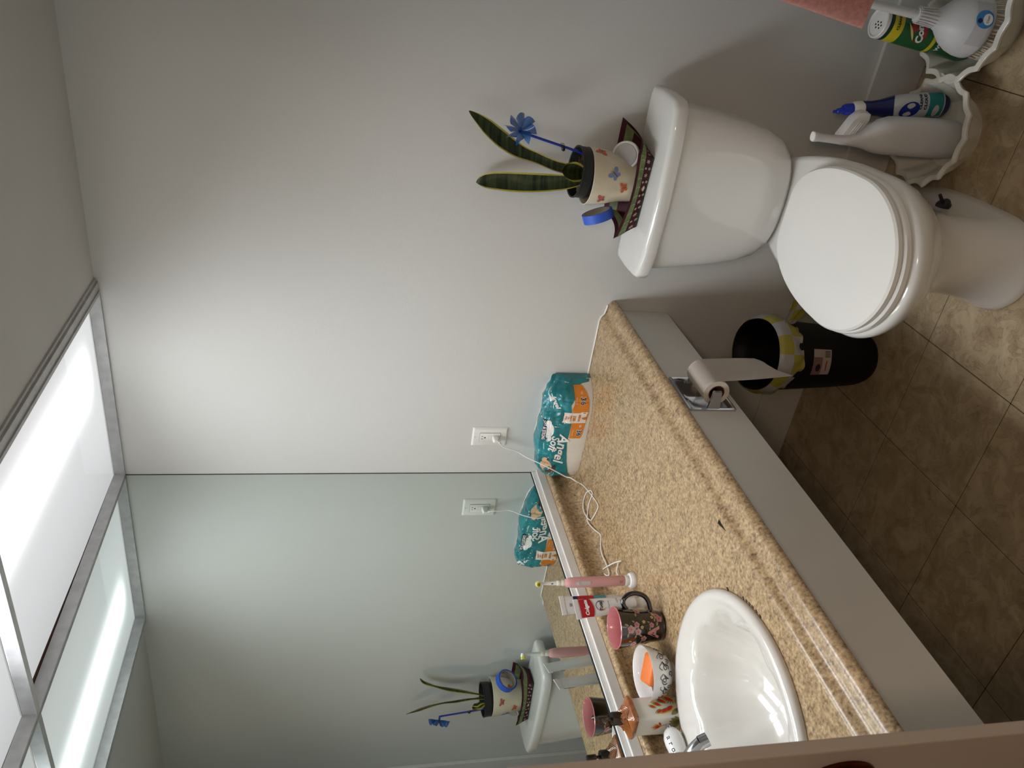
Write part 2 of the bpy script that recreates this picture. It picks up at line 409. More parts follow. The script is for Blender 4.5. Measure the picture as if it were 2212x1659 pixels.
for i in range(n):
    t = 2*PI*i/n; c, s = math.cos(t), math.sin(t)
    inner.append((SX+.205*c, SY+.232*s, ZT))
    k = min([(hx1-SX)/c if c > 1e-6 else 9, (hx0-SX)/c if c < -1e-6 else 9, (hy1-SY)/s if s > 1e-6 else 9, (hy0-SY)/s if s < -1e-6 else 9])
    outer.append((SX+k*c, SY+k*s, ZT))
add_loft(bm, [inner, outer], False, False)
bmesh.ops.remove_doubles(bm, verts=bm.verts[:], dist=.00005)
part('worktop', bm, LAM, ct, 60)
part('backsplash', strip_bm(back, -.0005, YE), LAM, ct, 60)
# thin caulk line along the wall
cl = [( .0005, -.002, .856)]
pts = [(.035, -.002, ZT+.008), (.06, -.002, ZT+.0025), (.580, -.002, ZT+.0025), (.592, -.002, ZT-.001), (.603, -.002, ZT-.0095), (.618, -.002, ZT-.0125), (.632, -.002, ZT-.014)]
part('caulk_line', tube(pts, .0024, 6), mat('white_caulk', (238, 236, 228), .4), ct)
ap = thing('vanity_apron', 'white painted apron board under the countertop front', 'apron board', (.615, -1, .56))
RY0, RY1, RZ0, RZ1 = -.548, -.404, .584, .699
bm = NB()
for a, b in (((.597, RY1, .560), (.615, -.001, ZT-.0378)), ((.597, YE, .560), (.615, RY0, ZT-.0378)), ((.597, RY0, .560), (.615, RY1, RZ0)), ((.597, RY0, RZ1), (.615, RY1, ZT-.0378))): add_box(bm, a, b)
part('board', bm, TRIM, ap)
# ================================================================ PAPER HOLDER + ROLL
tp = thing('toilet_paper_holder', 'chrome recessed toilet paper holder set into the white apron', 'paper holder', (.615, -.477, .64))
yc = -.482
def frame_rings(ys, zs, xs): return None
bm = NB()
def rrect(y0, y1, z0_, z1_, x, r=.004, n=4):
    out = []
    for (cy, cz, a0) in ((y1-r, z1_-r, 0), (y0+r, z1_-r, PI/2), (y0+r, z0_+r, PI), (y1-r, z0_+r, 1.5*PI)):
        for k in range(n+1):
            a = a0+k*PI/2/n; out.append((x, cy+r*math.cos(a), cz+r*math.sin(a)))
    return out
oy0, oy1, oz0, oz1 = -.554, -.399, .578, .704
add_loft(bm, [rrect(oy0, oy1, oz0, oz1, .6152), rrect(oy0, oy1, oz0, oz1, .6195), rrect(oy0+.004, oy1-.004, oz0+.004, oz1-.004, .6215), rrect(oy0+.009, oy1-.009, oz0+.009, oz1-.009, .6185),
              rrect(oy0+.013, oy1-.013, oz0+.013, oz1-.013, .610, .012), rrect(oy0+.022, oy1-.022, oz0+.018, oz1-.018, .590, .03), rrect(oy0+.04, oy1-.04, oz0+.035, oz1-.035, .578, .025)], False, True)
part('recess_plate', bm, CHROME, tp, 35)
for s in (-1, 1):
    y = yc+s*.066
    bm = loft([[(x, y+dy, z) for dy, z in ((-.0035, zc-h), (.0035, zc-h), (.0035, zc+h), (-.0035, zc+h))] for x, zc, h in ((.613, .640, .017), (.630, .640, .0155), (.655, .641, .0125), (.668, .642, .0115), (.670, .642, .009))])
    bmesh.ops.bevel(bm, geom=bm.edges[:], offset=.0012, segments=2, affect='EDGES')
    part('arm', bm, CHROME, tp)
part('roller', tube([(.657, yc-.064, .641), (.657, yc+.064, .641)], .009, 16), CHROME, tp, True)
PAPER = mat('toilet_tissue', (226, 217, 206), .95, bump=.3, bscale=220)
ro = thing('toilet_paper_roll', 'nearly used toilet paper roll on the chrome holder, its end hanging', 'toilet paper', (.655, yc, .637))
rc = (.657, .637)
RO, RI = .0335, .021
bm = NB()
ang = [2*PI*i/40 for i in range(40)]
add_loft(bm, [[(rc[0]+r*math.cos(a), y, rc[1]+r*math.sin(a)) for a in ang] for r, y in ((RI, yc-.055), (RO, yc-.055), (RO, yc+.055), (RI, yc+.055), (RI, yc-.055))], False, False)
part('roll', bm, PAPER, ro, 40)
bm = NB(); add_loft(bm, [[(rc[0]+r*math.cos(a), y, rc[1]+r*math.sin(a)) for a in ang] for r, y in ((RI-.0005, yc-.0555), (RI-.0022, yc-.0555), (RI-.0022, yc+.0555), (RI-.0005, yc+.0555), (RI-.0005, yc-.0555))], False, False)
part('cardboard_core', bm, mat('core_card', (112, 70, 58), .9), ro, 40)
bm = NB(); G = []
nn = 26
for i in range(nn+1):
    t = i/nn
    if t < .3:
        a = lerp(PI*.55, 0.0, t/.3); x, z = rc[0]+(RO+.0008)*math.cos(a), rc[1]+(RO+.0008)*math.sin(a)
    else:
        q = (t-.3)/.7; x = rc[0]+RO+.0008+.006*math.sin(q*1.6); z = rc[1]-q*.165
    row = []
    for j in range(13):
        s = j/12; y = lerp(yc-.055, yc+.055, s)
        zz = z
        if t > .3:
            q = (t-.3)/.7
            endz = interp([(0, -.192), (.1, -.182), (.35, -.166), (.6, -.157), (.8, -.160), (1, -.142)], s)+.0016*math.sin(j*5.1)
            zz = rc[1]+q*endz
            x2 = x+.012*q*q*(1-s)*1.2
        else: x2 = x
        row.append(bm.verts.new((x2, y, zz)))
    G.append(row)
for i in range(nn):
    for j in range(12): bm.faces.new((G[i][j], G[i][j+1], G[i+1][j+1], G[i+1][j]))
bmesh.ops.solidify(bm, geom=bm.faces[:], thickness=.0004)
part('loose_sheet', bm, PAPER, ro, 60)

# ================================================================ SINK + FAUCET
sk = thing('bathroom_sink', 'white oval drop-in sink with shell-shaped basin in the brown countertop', 'sink', (SX, SY, ZT))
BX, BY, BA, BB = .322, -1.183, .168, .198
def sring(cx, cy, a, b, z, sc=0.0, n=96):
    out = []
    for i in range(n):
        t = 2*PI*i/n; k = 1.0
        if sc: k = 1+sc*(abs(math.sin(t*4.5+.5))**.6-.6)
        out.append((cx+a*k*math.cos(t), cy+b*k*math.sin(t), z))
    return out
rings = [sring(SX, SY, SA, SB, ZT+.0003), sring(SX, SY, SA+.001, SB+.001, ZT+.006), sring(SX, SY, SA-.002, SB-.002, ZT+.012), sring(SX, SY, SA-.009, SB-.009, ZT+.0165), sring(SX, SY, SA-.018, SB-.018, ZT+.0175),
         sring(lerp(SX, BX, .4), SY, SA-.034, SB-.032, ZT+.0150), sring(lerp(SX, BX, .8), SY-.002, SA-.054, SB-.046, ZT+.0135),
         sring(BX, BY, BA+.010, BB+.010, ZT+.0125, .03), sring(BX, BY, BA+.002, BB+.002, ZT+.0105, .085), sring(BX, BY, BA-.006, BB-.006, ZT+.002, .10), sring(BX, BY, BA-.018, BB-.018, ZT-.020, .085),
         sring(BX, BY, BA-.034, BB-.036, ZT-.055, .055), sring(BX-.005, BY, BA-.062, BB-.07, ZT-.095, .03), sring(BX-.012, BY, BA-.105, BB-.125, ZT-.120, .02), sring(BX-.015, BY, .028, .028, ZT-.130), sring(BX-.015, BY, .022, .022, ZT-.131)]
part('basin', loft(rings, False, True), mat('sink_ceramic', (213, 209, 202), .12, coat=.6, vscale=2, col2=(211, 207, 199)), sk, 75)
bm = lathe([(.021, -.003), (.021, .001), (.017, .003), (.004, .003)], n=24); o = obj('drain', bm, CHROME, sk, True); o.location = (BX-.015-SX, 0, -.1285)
bm = NB(); add_loft(bm, [[(BX+.145+dx, -1.312+.010*math.cos(a), ZT-.026+.0065*math.sin(a)) for a in ang[::2]] for dx in (-.0015, .001)])
part('overflow_hole', bm, mat('overflow_dark', (70, 72, 68), .5), sk)
# caulk specks round the rim
bm = NB()
for t in (.62, .66, .70, .74, .79, .84, .40, .41):
    a = -t*PI/2*0+ (PI*(.36-.36*t)); x, y = SX+(SA+.0035)*math.cos(a), SY+(SB+.0035)*math.sin(a)
    add_box(bm, (x-.0016, y-.004, ZT-.0002), (x+.0016, y+.004, ZT+.0008), .0004, 1)
part('rim_grime', bm, mat('dark_grime', (48, 34, 24), .8), sk)['kind'] = 'stuff'
fa = thing('faucet', 'chrome faucet spout at the back rim of the sink', 'faucet', (.133, -1.203, ZT+.0165))
bm = loft([ring(0, 0, 0, .028, .055, 28, p=2.6), ring(0, 0, .006, .028, .055, 28, p=2.6), ring(0, 0, .013, .024, .050, 28, p=2.6), ring(0, 0, .016, .018, .042, 28)])
obj('base', bm, CHROME, fa, True)
bm = NB(); rr = []
pth = smooth_path([(0, 0, .012), (.002, 0, .045), (.020, .004, .066), (.050, .010, .068), (.080, .017, .057), (.100, .022, .043)], 5)
add_tube(bm, pth, [lerp(.019, .0125, i/(len(pth)-1)) for i in range(len(pth))], 20)
obj('spout', bm, CHROME, fa, True)
obj('aerator', tube([(.098, .0215, .046), (.106, .0235, .030)], [.0138, .0138], 20), CHROME, fa, 40)
obj('handle', loft([ring(0, 0, .05, .019, n=24), ring(0, 0, .062, .021, n=24), ring(0, 0, .078, .020, n=24), ring(0, 0, .086, .012, n=24)]), CHROME, fa, True)
dv = thing('porcelain_faucet_handle', 'small white bulb-shaped handle with black letters beside the soap dispenser', 'handle', (.078, -1.090, ZT))
axis = [(-.030, -.065, .030), (-.024, -.050, .032), (.0, 0, .040)]
A0 = Vector((.006, .046, .040)); A1 = Vector((-.012, -.055, .030)); dvx = (A1-A0)
prof = [(.0, .001), (.02, .011), (.08, .0165), (.2, .0215), (.34, .0225), (.5, .0208), (.7, .0165), (.88, .0125), (1.0, .0112)]
bm = NB(); add_tube(bm, [A0+dvx*t for t, r in prof], [r for t, r in prof], 28)
obj('body', bm, CERAM, dv, True)
e = dvx.normalized()
obj('tip_button', tube([A0-e*.007, A0-e*.004, A0+e*.002], [.0045, .0062, .0062], 16), CHROME, dv, True)
obj('collar', tube([A1-e*.001, A1+e*.006, A1+e*.010], [.0118, .0125, .011], 20), CHROME, dv, 40)
obj('foot', tube([A1+e*.006, (-.014, -.062, -.0002)], [.008, .012], 16), CHROME, dv, True)
nz = Vector((.52, -.05, .85)); nz = (nz-e*nz.dot(e)).normalized(); sd = nz.cross(e)
def dmap(x, y, off):
    t = .5 + x/dvx.length; R = interp(prof, t)+off; a = y/R
    return A0+dvx*t+ (nz*math.cos(a)+sd*math.sin(a))*R
for i, ch in enumerate('aron'):
    lettering(ch, .016, dmap, INK, dv, at=(-.026+i*.0135, .003), rot=0, off=.0004, bold=.0003)

# ================================================================ ELECTRICAL
XP, ZP = .1475, 1.0577
op = thing('outlet_plate', 'white double outlet wall plate above the tissue pack', 'outlet', (XP, 0, ZP))
bm = NB()
def rr2(hw, hh, y, r=.003, n=3):
    out = []
    for (sx_, sz, a0) in ((1, 1, 0), (-1, 1, PI/2), (-1, -1, PI), (1, -1, 1.5*PI)):
        for k in range(n+1):
            a = a0+k*PI/2/n; out.append((sx_*(hw-r)+r*math.cos(a), y, sz*(hh-r)+r*math.sin(a)))
    return out
add_loft(bm, [rr2(.0355, .0575, -.0003), rr2(.0355, .0575, -.0015), rr2(.0315, .0535, -.0058), rr2(.0305, .0525, -.0062)])
obj('cover_plate', bm, WHITEP, op, 30)
obj('receptacle', add_loft(NB(), [rr2(.0166, .0334, -.0060, .001), rr2(.0166, .0334, -.0082, .001), rr2(.0160, .0328, -.0086, .001)]), WHITEP, op, 30)
obj('gap_line', add_loft(NB(), [rr2(.0174, .0342, -.0061, .001), rr2(.0174, .0342, -.0064, .001)]), mat('gap_grey', (90, 90, 88), .7), op)
DARK = mat('slot_dark', (20, 18, 17), .8)
def slot(x, z, w, h):
    bm = NB(); add_box(bm, (x-w/2, -.0089, z-h/2), (x+w/2, -.0084, z+h/2)); obj('slot', bm, DARK, op)
slot(-.0045, .0255, .0018, .0062); slot(.0045, .0255, .0018, .0052)
obj('ground_hole', tube([(0, -.0084, .0165), (0, -.009, .0165)], .0024, 12), DARK, op)
obj('ground_hole', tube([(0, -.0084, -.026), (0, -.009, -.026)], .0024, 12), DARK, op)
obj('test_button', box((-.008, -.0096, -.0035), (.008, -.0084, .0035), .0006), WHITEP, op)
obj('reset_button', box((-.008, -.0096, .0040), (.008, -.0084, .0105), .0006), WHITEP, op)
for z in (.0485, -.0485): obj('screw', tube([(0, -.006, z), (0, -.0068, z)], .0028, 12), mat('screw_cream', (216, 214, 206), .4), op)

tb = thing('electric_toothbrush', 'pink electric toothbrush with yellow-bristled head standing on its charger', 'toothbrush', (.134, -.640, ZT+.0178))
PINK = mat('soft_pink_plastic', (214, 160, 160), .38, vscale=3)
ch = thing('charging_base', 'round white toothbrush charging base on the countertop', 'charger', (.134, -.640, ZT+.0002))
obj('base', lathe([(.0200, 0), (.0212, .003), (.0208, .010), (.0185, .0150), (.0135, .0168), (.006, .0170)], n=36), WHITEP, ch, 40)
obj('collar', lathe([(.0125, .000), (.0135, .003), (.0135, .011), (.0125, .0125)], n=28), WHITEP, tb, 40)
obj('handle', lathe([(.0125, .011), (.0133, .014), (.0136, .060), (.0138, .110), (.0138, .145), (.0130, .162), (.0110, .171), (.0070, .176)], n=32), PINK, tb, 50)
obj('neck_ring', lathe([(.0072, .1755), (.0078, .179), (.0070, .184), (.0062, .1865), (.0070, .188), (.0066, .196), (.0060, .197)], n=24), mat('ivory_ring', (236, 228, 214), .3), tb, 40)
va = -.98    # facing direction of the brush (towards the room)
fx, fy = math.cos(va), math.sin(va)
obj('brush_neck', tube([(0, 0, .196), (0, 0, .215), (0, 0, .238), (fx*-.001, fy*-.001, .246)], [.0056, .0046, .0038, .0042], 14), WHITEP, tb, True)
obj('brush_head', tube([(-fx*.004, -fy*.004, .2475), (fx*.002, fy*.002, .2475), (fx*.0045, fy*.0045, .2475)], [.005, .0072, .0072], 20), WHITEP, tb, 40)
bm = NB()
for i in range(60):
    a = i*2.399; r = .0066*math.sqrt(i/60); up = Vector((0, 0, 1)); sd_ = Vector((-fy, fx, 0))
    c = Vector((fx*.0045, fy*.0045, .2475))+sd_*r*math.cos(a)+up*r*math.sin(a)
    add_tube(bm, [c, c+Vector((fx, fy, 0))*.0075], .00055, 4)
o = obj('bristles', bm, mat('yellow_bristles', (230, 226, 70), .6), tb); o['kind'] = 'stuff'
bm = NB()
for i in range(7):
    a = i*PI*2/6; r = .0028 if i < 6 else 0; sd_ = Vector((-fy, fx, 0))
    c = Vector((fx*.0118, fy*.0118, .2475))+sd_*r*math.cos(a)+Vector((0, 0, 1))*r*math.sin(a)*.9
    add_tube(bm, [c, c+Vector((fx, fy, 0))*.0006], .0010, 5)
o = obj('dark_bristles', bm, mat('dark_bristles', (36, 34, 24), .6), tb); o['kind'] = 'stuff'
tmap = lambda a0, R: (lambda x, y, off: Vector(((R(y)+off)*math.cos(a0+x/R(y)), (R(y)+off)*math.sin(a0+x/R(y)), y)))
hm = tmap(va, lambda z: .0138)
pr = Print(); pr.band(-.0052, .0052, lambda x: .113-.005*math.sqrt(max(0, 1-(x/.0052)**2)), lambda x: .145+.0052*math.sqrt(max(0, 1-(x/.0052)**2)), 16, 6)
pr.build('button_panel', hm, mat('grey_rubber', (196, 190, 188), .5), tb, .0006)
obj('power_button', tube([(fx*.0142, fy*.0142, .141), (fx*.0152, fy*.0152, .141)], [.0034, .003], 18), mat('grey_rubber', (196, 190, 188), .5), tb, 40)
gi = mat('grey_ink', (92, 84, 92), .5)
lettering('PRO', .0046, hm, gi, tb, (0, .026), off=.0004)
lettering('1000', .0038, hm, gi, tb, (0, .0205), off=.0004)
nk = tmap(va, lambda z: .0046); pr = Print().poly([(-.0009, .208), (.0009, .208), (.0009, .213), (-.0009, .213)]); pr.build('neck_mark', nk, DARK, tb, .0012)

cord = thing('charger_cord', 'thin white power cord looping along the countertop to the outlet plug', 'cord', (.02, -.35, ZT))
zc_ = ZT+.0022
cw = [(.1475, -.030, 1.024), (.1440, -.033, 1.030), (.1328, -.040, 1.0162), (.1291, -.045, .9984), (.1218, -.050, .9708), (.1160, -.066, .950), (.1144, -.085, .9267), (.1073, -.110, .885), (.091, -.120, .8469), (.080, -.128, .820), (.0815, -.135, .8077), (.0782, -.150, .7909)] + \
     [(0.0702, -0.1582, 0.7705), (0.0891, -0.2103, 0.7705), (0.1009, -0.2493, 0.7705), (0.1121, -0.2947, 0.7705), (0.1109, -0.3119, 0.7705), (0.0906, -0.3096, 0.7705), (0.0482, -0.2971, 0.7737), (0.0428, -0.2944, 0.7783), (0.0396, -0.2839, 0.7813), (0.0385, -0.2763, 0.7823), (0.0366, -0.2488, 0.7842), (0.0399, -0.2239, 0.781), (0.0483, -0.2015, 0.7736), (0.0689, -0.2002, 0.7705), (0.0874, -0.2115, 0.7705), (0.1075, -0.233, 0.7705), (0.1097, -0.2471, 0.7705), (0.0972, -0.248, 0.7705), (0.0676, -0.2411, 0.7705), (0.0482, -0.25, 0.7736), (0.0393, -0.2773, 0.7816), (0.0362, -0.2922, 0.7847), (0.0383, -0.313, 0.7826), (0.0445, -0.3414, 0.7768), (0.0529, -0.3688, 0.7705), (0.0517, -0.385, 0.7708), (0.0431, -0.4128, 0.7781), (0.0392, -0.4422, 0.7818), (0.04, -0.4734, 0.7809), (0.0395, -0.5025, 0.7814), (0.037, -0.5183, 0.7826), (0.0293, -0.517, 0.7856), (0.0195, -0.4935, 0.7918), (0.0159, -0.4806, 0.7884), (0.0603, -0.5103, 0.788), (0.0981, -0.5365, 0.784), (0.1288, -0.5622, 0.78), (0.1065, -0.543, 0.776), (0.0805, -0.537, 0.7735), (0.0737, -0.5481, 0.7765), (0.0774, -0.5647, 0.7785)]
# keep the cord on the splash side clear of the tissue pack, drape over it
part('cable', tube(smooth_path(cw, 6), .0019, 8), mat('white_cable', (228, 226, 222), .4), cord, True)
bm = loft([rr2(.009, .010, -.010, .003), rr2(.009, .010, -.018, .003), rr2(.0075, .0085, -.026, .003), rr2(.0045, .006, -.032, .002)])
o = obj('plug', bm, WHITEP, cord, 40); o.location = Vector((XP, 0, ZP-.017))-Vector(cord.location)
o = obj('plug_sleeve', tube([(XP, -.026, 1.037), (XP-.003, -.030, 1.031), (XP-.008, -.034, 1.025)], [.0040, .0034, .0026], 10), WHITEP, cord, True); o.location = -Vector(cord.location)

# ================================================================ TISSUE PACK (upside-down)
pk = thing('tissue_roll_pack', 'teal and white plastic-wrapped toilet tissue pack in the counter corner, print upside down', 'tissue pack', (.20, -.05, ZT))
PX0, PX1 = .030, .392
def pfront(x):   # front y at x
    t = (x-PX0)/(PX1-PX0)
    y = interp([(0, -.048), (.04, -.070), (.12, -.086), (.3, -.093), (.55, -.094), (.78, -.091), (.88, -.080), (.94, -.060), (1, -.028)], t)
    return y - .003*abs(math.sin(PI*(t*3+.02)))**.5*(1 if t < .85 else .3)
def ptop(x):
    t = (x-PX0)/(PX1-PX0)
    return interp([(0, .095), (.05, .114), (.15, .134), (.4, .148), (.55, .146), (.66, .139), (.8, .137), (.92, .132), (1, .112)], t)
xs = [PX0+(PX1-PX0)*i/60 for i in range(61)]
def psurf(x, v, crum=1.0):
    """v 0 base .. 1 top edge .. 1.6 over the top to the wall"""
    yf, zt = pfront(x), ptop(x)
    if v <= 1: 
        z = zt*v; bul = math.sin(PI*min(1, max(0, v)))**.6*.004; y = yf-bul + (.014*max(0, v-.72)/.28)**1.0*(1 if v > .72 else 0)*1.0
        z -= 0
    else:
        q = (v-1)/.6; y = lerp(yf+.014, -.004, q); z = zt + .010*math.sin(PI*q)*.8 - .006*q
    if crum and v > .35:
        k = min(1, (v-.35)/.3); t = (x-PX0)/(PX1-PX0)
        a = noise.noise(Vector((x*26, v*3.2, 1.7)))*.0075 + noise.noise(Vector((x*60, v*8, 4.1)))*.0028
        a *= (1.35 if t > .62 else .65)
        rid = -abs(noise.noise(Vector((x*34+v*4, v*2.2, 9.1))))*.007*(1 if t > .6 else .35)
        y -= (a+rid)*k*(.5 if v > 1 else 1); z += (a*1.0+rid)*k if v > .9 else 0
    return x, min(y, -.003), z
bm = NB(); vs_ = [i/22*1.6 for i in range(23)]
G = [[bm.verts.new(psurf(x, v)) for v in vs_] for x in xs]
for i in range(60):
    for j in range(22): bm.faces.new((G[i][j], G[i][j+1], G[i+1][j+1], G[i+1][j]))
bk = [[bm.verts.new((x, -.002, z)) for z in (ptop(x)-.004, 0)] for x in xs]
for i in range(60):
    bm.faces.new((G[i][-1], bk[i][0], bk[i+1][0], G[i+1][-1])); bm.faces.new((bk[i][0], bk[i][1], bk[i+1][1], bk[i+1][0])); bm.faces.new((bk[i][1], G[i][0], G[i+1][0], bk[i+1][1]))
for i in (0, 60):
    bm.faces.new([G[i][j] for j in range(23)]+[bk[i][0], bk[i][1]])
PW = mat('clear_wrap_over_tissue', (232, 228, 220), .28, vscale=10, coat=.4); TEAL = mat('teal_film', (28, 134, 142), .26, vscale=14, col2=(14, 112, 122), coat=.5)
for f in bm.faces:
    c_ = f.calc_center_median(); f.material_index = 1 if (c_.x > .384 and c_.z > .02) or c_.z > .150 else 0
o = obj('wrapped_rolls', bm, [PW, TEAL], pk, 50); o.location = (-.20, .05, .0004)
TEAL = mat('teal_film', (28, 134, 142), .26, vscale=14, col2=(14, 112, 122), coat=.5); ORNG = mat('orange_film', (226, 134, 40), .3, coat=.3, vscale=6)
def pmap(x, y, off):
    zt = ptop(x); v = y/zt
    X, Y, Z = psurf(x, v); return Vector((X-.20, Y+.05-off, Z + (off if v > .95 else 0)+.0004))
def lowteal(x):
    return interp([(PX0, .004), (.040, .018), (.07, .036), (.12, .050), (.19, .062), (.26, .060), (.30, .064), (.33, .070), (.36, .050), (.382, .040), (.384, .010), (.392, .006)], x)
pr = Print(); pr.band(PX0+.0005, PX1-.0005, lowteal, lambda x: ptop(x)*1.58, 120, 44); pr.build('teal_print', pmap, TEAL, pk, .0011)
pr = Print(); pr.band(.212, .380, lambda x: interp([(.212, .022), (.222, .019), (.30, .010), (.345, .012), (.365, .020), (.380, .034)], x), lambda x: interp([(.212, .058), (.30, .060), (.318, .066), (.336, .058), (.380, .062)], x), 50, 8)
pr.build('orange_band', pmap, ORNG, pk, .0018)
pr = Print(); pr.band(.268, .306, lambda x: .014+.002*math.cos((x-.287)*90), .088, 12, 10); pr.build('white_card_print', pmap, mat('card_white', (236, 228, 216), .35), pk, .0024)
OI = mat('orange_ink', (206, 110, 36), .4); FW = mat('film_white', (238, 238, 234), .3)
pr = Print(); pr.ell(.3065, .024, .0036, .0125, n=18); pr.build('roll_icon', pmap, FW, pk, .0028)
Print().ell(.3065, .024, .0018, .0052, n=12).build('roll_icon_core', pmap, OI, pk, .0032)
UP = PI   # the pack is upside down
def pl(body, s, at, m_=FW, sh=0, b_=0, off=.0032, sx_=1.0, rot=UP): lettering(body, s, pmap, m_, pk, at, rot, sh, b_, off, sx_)
pl('9', .021, (.287, .0235), OI, b_=.0008, off=.0042); pl('MEGA', .0095, (.287, .0385), OI, b_=.0004); pl('320', .0125, (.287, .055), OI, b_=.0005)
pl('SHEETS', .0062, (.287, .0655), OI, b_=.0003); pl('- PER -', .0050, (.287, .0735), OI, b_=.0002); pl('ROLL', .0062, (.287, .081), OI, b_=.0003)
pl('=', .017, (.2575, .030), FW, b_=.0003, off=.0026); pl('36', .0225, (.2335, .031), FW, b_=.0015, off=.0024); pl('36', .0225, (.2335, .031), INK, b_=.0003, off=.0030)
pl('REGULAR', .0048, (.2335, .0515), FW, off=.0026)
pl('36', .0225, (.343, .032), FW, b_=.0015, off=.0024); pl('36', .0225, (.343, .032), INK, b_=.0003, off=.0030); pl('=', .014, (.3635, .037), FW, off=.0026)
pl('REGULAR', .0048, (.343, .053), FW, off=.0026)
pl('Angel', .047, (.172, .078), FW, sh=.25, b_=.0011, off=.0026, rot=UP-.05); pl('Soft', .036, (.190, .104), FW, sh=.25, b_=.0009, off=.0026, rot=UP-.10)
pl('Angel', .018, (.335, .118), FW, sh=.3, b_=.0006, off=.0026, rot=UP+.5)
pr = Print()
for c in ((.236, .121, .022, .010), (.222, .128, .014, .010), (.252, .128, .018, .009), (.206, .120, .010, .006)): pr.ell(*c, n=16)
pr.build('white_cloud_print', pmap, FW, pk, .0020)
pr = Print().band(.196, .272, lambda x: .128+.02*(x-.2)+.004, lambda x: .1395+.02*(x-.2)+.004, 18, 3); pr.build('navy_ribbon', pmap, mat('navy_film', (22, 52, 74), .35), pk, .0027)
pl('SOFT & STRONG', .0092, (.234, .138), FW, b_=.0003, off=.0034)
pr = Print(); pr.ell(.350, .134, .018, .009, n=16).build('white_cloud_print', pmap, FW, pk, .0020)
# printed baby picture: plain skin and hair shapes
SK = mat('skin_print', (216, 176, 138), .4); HR = mat('brown_hair_print', (84, 56, 44), .45)
Print().ell(.094, .112, .028, .017, .35, 20).ell(.118, .120, .013, .010).build('figure_print', pmap, SK, pk, .0022)
Print().leaf(.058, .104, .100, .086, .010, bend=-.004).ell(.096, .087, .005, .004).ell(.066, .104, .010, .008).ell(.124, .112, .004, .0035).build('hair_print', pmap, HR, pk, .0026)
pts = [(.058+.016*math.cos(t)-.010*math.sin(t)*.3, .088+.006*math.sin(t)) for t in [i*.4 for i in range(15)]]
PTF = mat('pale_teal_film', (150, 206, 208), .35)
Print().line(pts, .0018).build('swirl_print', pmap, PTF, pk, .0026)
Print().line([(.110+.02*t, .064+.004*math.sin(t*2.6)) for t in [i/8 for i in range(9)]], .0012).build('swirl_print', pmap, PTF, pk, .0026)

# ================================================================ TOOTHPASTE TUBES
def paste(name, label, base, top, yaw, red, h=.165, wd=.050, cr=.014):
    o = thing(name, label, 'toothpaste', base)
    B = Vector(base); T = Vector(top); ax = (T-B); H = ax.length; ax.normalize()
    U = Vector((math.cos(yaw), math.sin(yaw), 0)); U = (U-ax*U.dot(ax)).normalized(); N = U.cross(ax)   # N faces viewer
    body = NB(); R_ = []
    c0 = .026
    for t in [0, .03, .2, .4, .6, .8, .92, .95, 1.0]:
        z = lerp(c0, H, t); a = lerp(.0165, wd/2, min(1, t*1.05)**.7); b_ = lerp(.0165, .0012, min(1, t/.93)**1.25)
        if t == 0: a = b_ = .011
        R_.append([ax*z+U*a*math.copysign(abs(math.cos(q))**.9, math.cos(q))+N*b_*math.sin(q) for q in [2*PI*i/32 for i in range(32)]])
    obj('tube_body', loft(R_), mat('toothpaste_white', (228, 226, 226), .3, coat=.3), o, 50)
    obj('cap', tube([ax*.0005, ax*.004, ax*.022, ax*.0265], [.0135, .0145, .0135, .010], 24), WHITEP, o, 40)
    obj('crimp', loft([[ax*z+U*a*x+N*b_*y for x, y in ((1, 1), (-1, 1), (-1, -1), (1, -1))] for z, a, b_ in ((H-.011, wd/2+.0004, .0018), (H, wd/2+.0006, .0015))]), mat('toothpaste_white', (228, 226, 226), .3), o)
    def mp(s_, t_, off):   # t_ height from base along axis
        t = (t_-c0)/(H-c0); a = lerp(.0165, wd/2, min(1, t*1.05)**.7); b_ = lerp(.0165, .0012, min(1, t/.93)**1.25)
        k = max(-1, min(1, s_/a)); return ax*t_+U*s_+N*(b_*math.sqrt(max(0, 1-k*k))**.9+off)
    return o, mp, H
RED = mat('red_print', (176, 16, 30), .35, coat=.2); NAVY = mat('navy_print', (20, 34, 84), .35)
o, mp, H = paste('toothpaste_tube', 'white toothpaste tube with red banner and black ring logo, the front one', (.138, -.722, ZT), (.141, -.738, .960), 1.18, True)
hw = .0232
Print().band(-hw, hw, lambda x: H-.043-.006*math.cos((x+.004)*62), H-.0135, 20, 5).build('red_banner', mp, RED, o, .0012)
lettering('Colgate', .0125, mp, WINK, o, (0, H-.030), shear=.15, bold=.0006, off=.0022)
RG = [mat('ring_yellow', (226, 176, 60), .4), mat('ring_magenta', (170, 60, 120), .4), mat('ring_purple', (62, 44, 110), .4), mat('ring_green', (70, 110, 110), .4)]
cc = (.001, H-.068)
for k, (a0, a1) in enumerate(((3.3, 4.2), (2.2, 3.3), (.3, 2.2), (-.9, .3))):
    Print().line([(cc[0]+.0128*math.cos(a), cc[1]+.0128*math.sin(a)) for a in [lerp(a0, a1, i/8) for i in range(9)]], .0016).build('ring_print', mp, RG[k], o, .0010)
lettering('Total', .0115, mp, INK, o, (-.001, cc[1]), shear=.3, bold=.0004, off=.0012); Print().line([(-.013, cc[1]-.0062), (.013, cc[1]-.0048)], .0007).build('underline', mp, INK, o, .0011)
lettering('Whitening', .0052, mp, mat('blue_ink', (60, 70, 140), .4), o, (0, H-.088), off=.0010)
lettering('NEW', .006, mp, gi, o, (.010, H-.112), off=.0010); lettering('SF', .006, mp, gi, o, (.008, H-.122), off=.0010)
o, mp, H = paste('toothpaste_tube', 'white toothpaste tube with red and blue side stripe, the back one by the splash', (.104, -.684, ZT), (.118, -.702, .984), 1.18, True, wd=.048)
